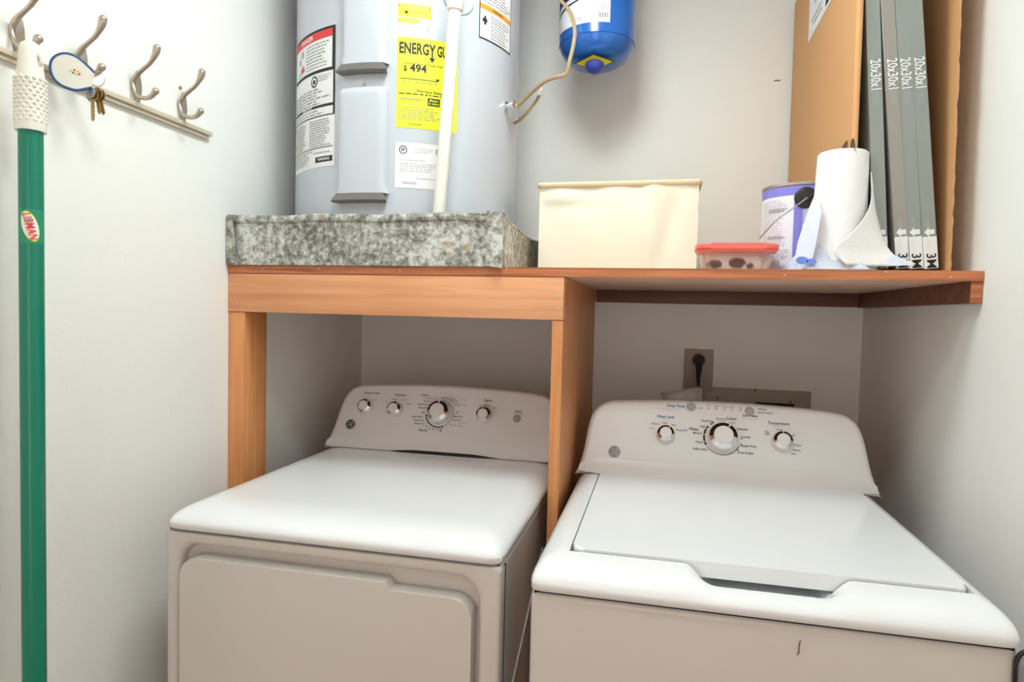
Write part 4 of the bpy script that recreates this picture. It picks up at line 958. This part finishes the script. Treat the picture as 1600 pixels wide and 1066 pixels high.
m = MB(); c = pY(153, 124, KYc); n = 28
m.tube([c+Vector((.0125*math.cos(k/n*6.283), -.002+.004*math.cos(k/n*6.283), .0135*math.sin(k/n*6.283))) for k in range(n+1)], .0008, STEEL, 8); m.build('key_ring', t)
m = MB(); c = pY(142, 145, KYc-.006); m.lathe([(.0098, 0), (.0098, .0015), (0, .0016)], c, (0, -1, 0), STEEL, 28); tag(m.build('metal_disc', t), 'silver disc')
def key(c, L_, ang, M_, Y_):
    head = [(.0115*math.cos(a)*1., -.011+.0105*math.sin(a)) for a in [math.radians(-60+300*k/16) for k in range(17)]]
    bl = [(-.0035, -.021), (-.0035, -.021-L_), (-.001, -.025-L_), (.0015, -.022-L_)]+[(.0035-(.0014 if k % 2 else 0), -.021-L_+L_*k/8) for k in range(9)]
    poly = head[::-1] if False else [(.0115*math.cos(math.radians(a)), -.011+.0115*math.sin(math.radians(a))) for a in range(-50, 231, 20)]+bl
    ca, sa = math.cos(ang), math.sin(ang); m = MB()
    m.prism([(c.x+x*ca-z*sa, c.z+x*sa+z*ca) for x, z in poly], lambda a, b, d: Vector((a, d, b)), Y_, Y_+.002, M_); m.build('key', t)
key(pY(146, 141, KYc), .030, .02, BRASS, KYc-.003); key(pY(152, 138, KYc+.006), .022, .16, BRASS, KYc+.003); key(pY(154, 140, KYc+.01), .022, .25, BRASS, KYc+.009)

# mop
MXx, MYy = -.998, .866
g0 = pX(48, 66, MXx); g1 = pX(48, 203, MXx); pb = pX(54, 1066, MXx)
MYy = (g1.y+pX(49, 300, MXx).y)/2
t = thing('mop', (MXx, MYy, .02), 'green-handled mop with textured cream grip hanging from the first hook', 'mop')
m = MB(); dy_ = (pb.y-MYy)/(pb.z-g1.z)
AX = lambda z: Vector((MXx, MYy+dy_*(z-g1.z), z))
m.tube([AX(.16), AX(g1.z+.01)], .0172, GREEN, 32); m.build('pole', t)
m = MB(); zt, zb2 = g0.z, g1.z-.003
prof = [(0, zb2), (.0215, zb2), (.0222, zb2+.004), (.0212, zb2+.03), (.0205, zt-.07), (.0190, zt-.05), (.0165, zt-.03), (.0150, zt-.012), (.0125, zt-.004), (.007, zt), (0, zt+.0005)]
m.lathe([(r_, z-zb2) for r_, z in prof], AX(zb2), (0, 0, 1), GRIP, 36)
kb = bmesh.new(); bmesh.ops.create_icosphere(kb, subdivisions=1, radius=.0034)
kv = [v.co.copy() for v in kb.verts]; kf = [[v.index for v in f.verts] for f in kb.faces]; kb.free()
for row in range(17):
    z_ = zb2+.016+row*.0066
    if z_ > zt-.055: break
    for k in range(14):
        a = 2*math.pi*(k+.5*(row % 2))/14; c = AX(z_)+Vector((math.cos(a), math.sin(a), 0))*.0203
        m.add([c+v for v in kv], kf, GRIP)
m.build('grip', t, angle=60)
m = MB(); c = AX(zt-.030)
m.lathe([(.0105, -.003), (.011, .0), (.0105, .003), (.0075, .003), (.0075, -.003), (.0105, -.003)], c+Vector((.012, 0, 0)), (.2, -1, 0), GRIP, 20); m.build('hanging_loop', t)
def MF(s_, z, d): a = s_/.0172+math.atan2(-.0, 1)-.78; c = AX(z); return c+Vector((math.sin(a+1.57+.0)*(.0172+d), -math.cos(a+1.57)*(.0172+d), 0))
# sticker faces the camera: direction from pole to camera
ang0 = math.atan2(0-MXx, 0-MYy)
def MF(s_, z, d):
    a = s_/.0172; c = AX(z); f = Vector((math.sin(ang0), math.cos(ang0), 0)); r_ = Vector((-f.y, f.x, 0))
    return c+(f*math.cos(a)+r_*math.sin(a))*(.0172+d)
z1 = pX(48, 328, MXx).z; z0 = pX(48, 382, MXx).z; zc = (z0+z1)/2
m = MB(); m.grid(lambda s_, z: MF(s_, z, .0003), [-.022+.044*i/12 for i in range(13)], [z0, z1], GREEN2)
for k_, (M_, sc) in enumerate(((YELST, 1.0), (LABELW, .90))):
    m.grid(lambda u, v: (lambda x, y: MF(-.002+x-.22*y, zc+y, .0006+.0002*k_))(u*.0115*sc*math.sqrt(max(1-v*v, 0)), v*.0245*sc), [-1+i/6 for i in range(13)], [-1+i/12 for i in range(25)], M_)
m.text('LIBMAN', -.002, zc, .0150, MF, RED, .0027, ang=-math.pi/2+.22, bold=.012, fit=.043, shear=.1)
tag(m.build('sticker', t, recalc=False), 'green sticker with white oval and red letters')
m = MB(); c = AX(.10); m.box(c.x-.03, c.x+.06, c.y-.12, c.y+.12, .085, .16, GREEN, .012); m.box(c.x-.025, c.x+.055, c.y-.115, c.y+.115, .012, .086, GRIP, .01); m.build('mop_head', t)
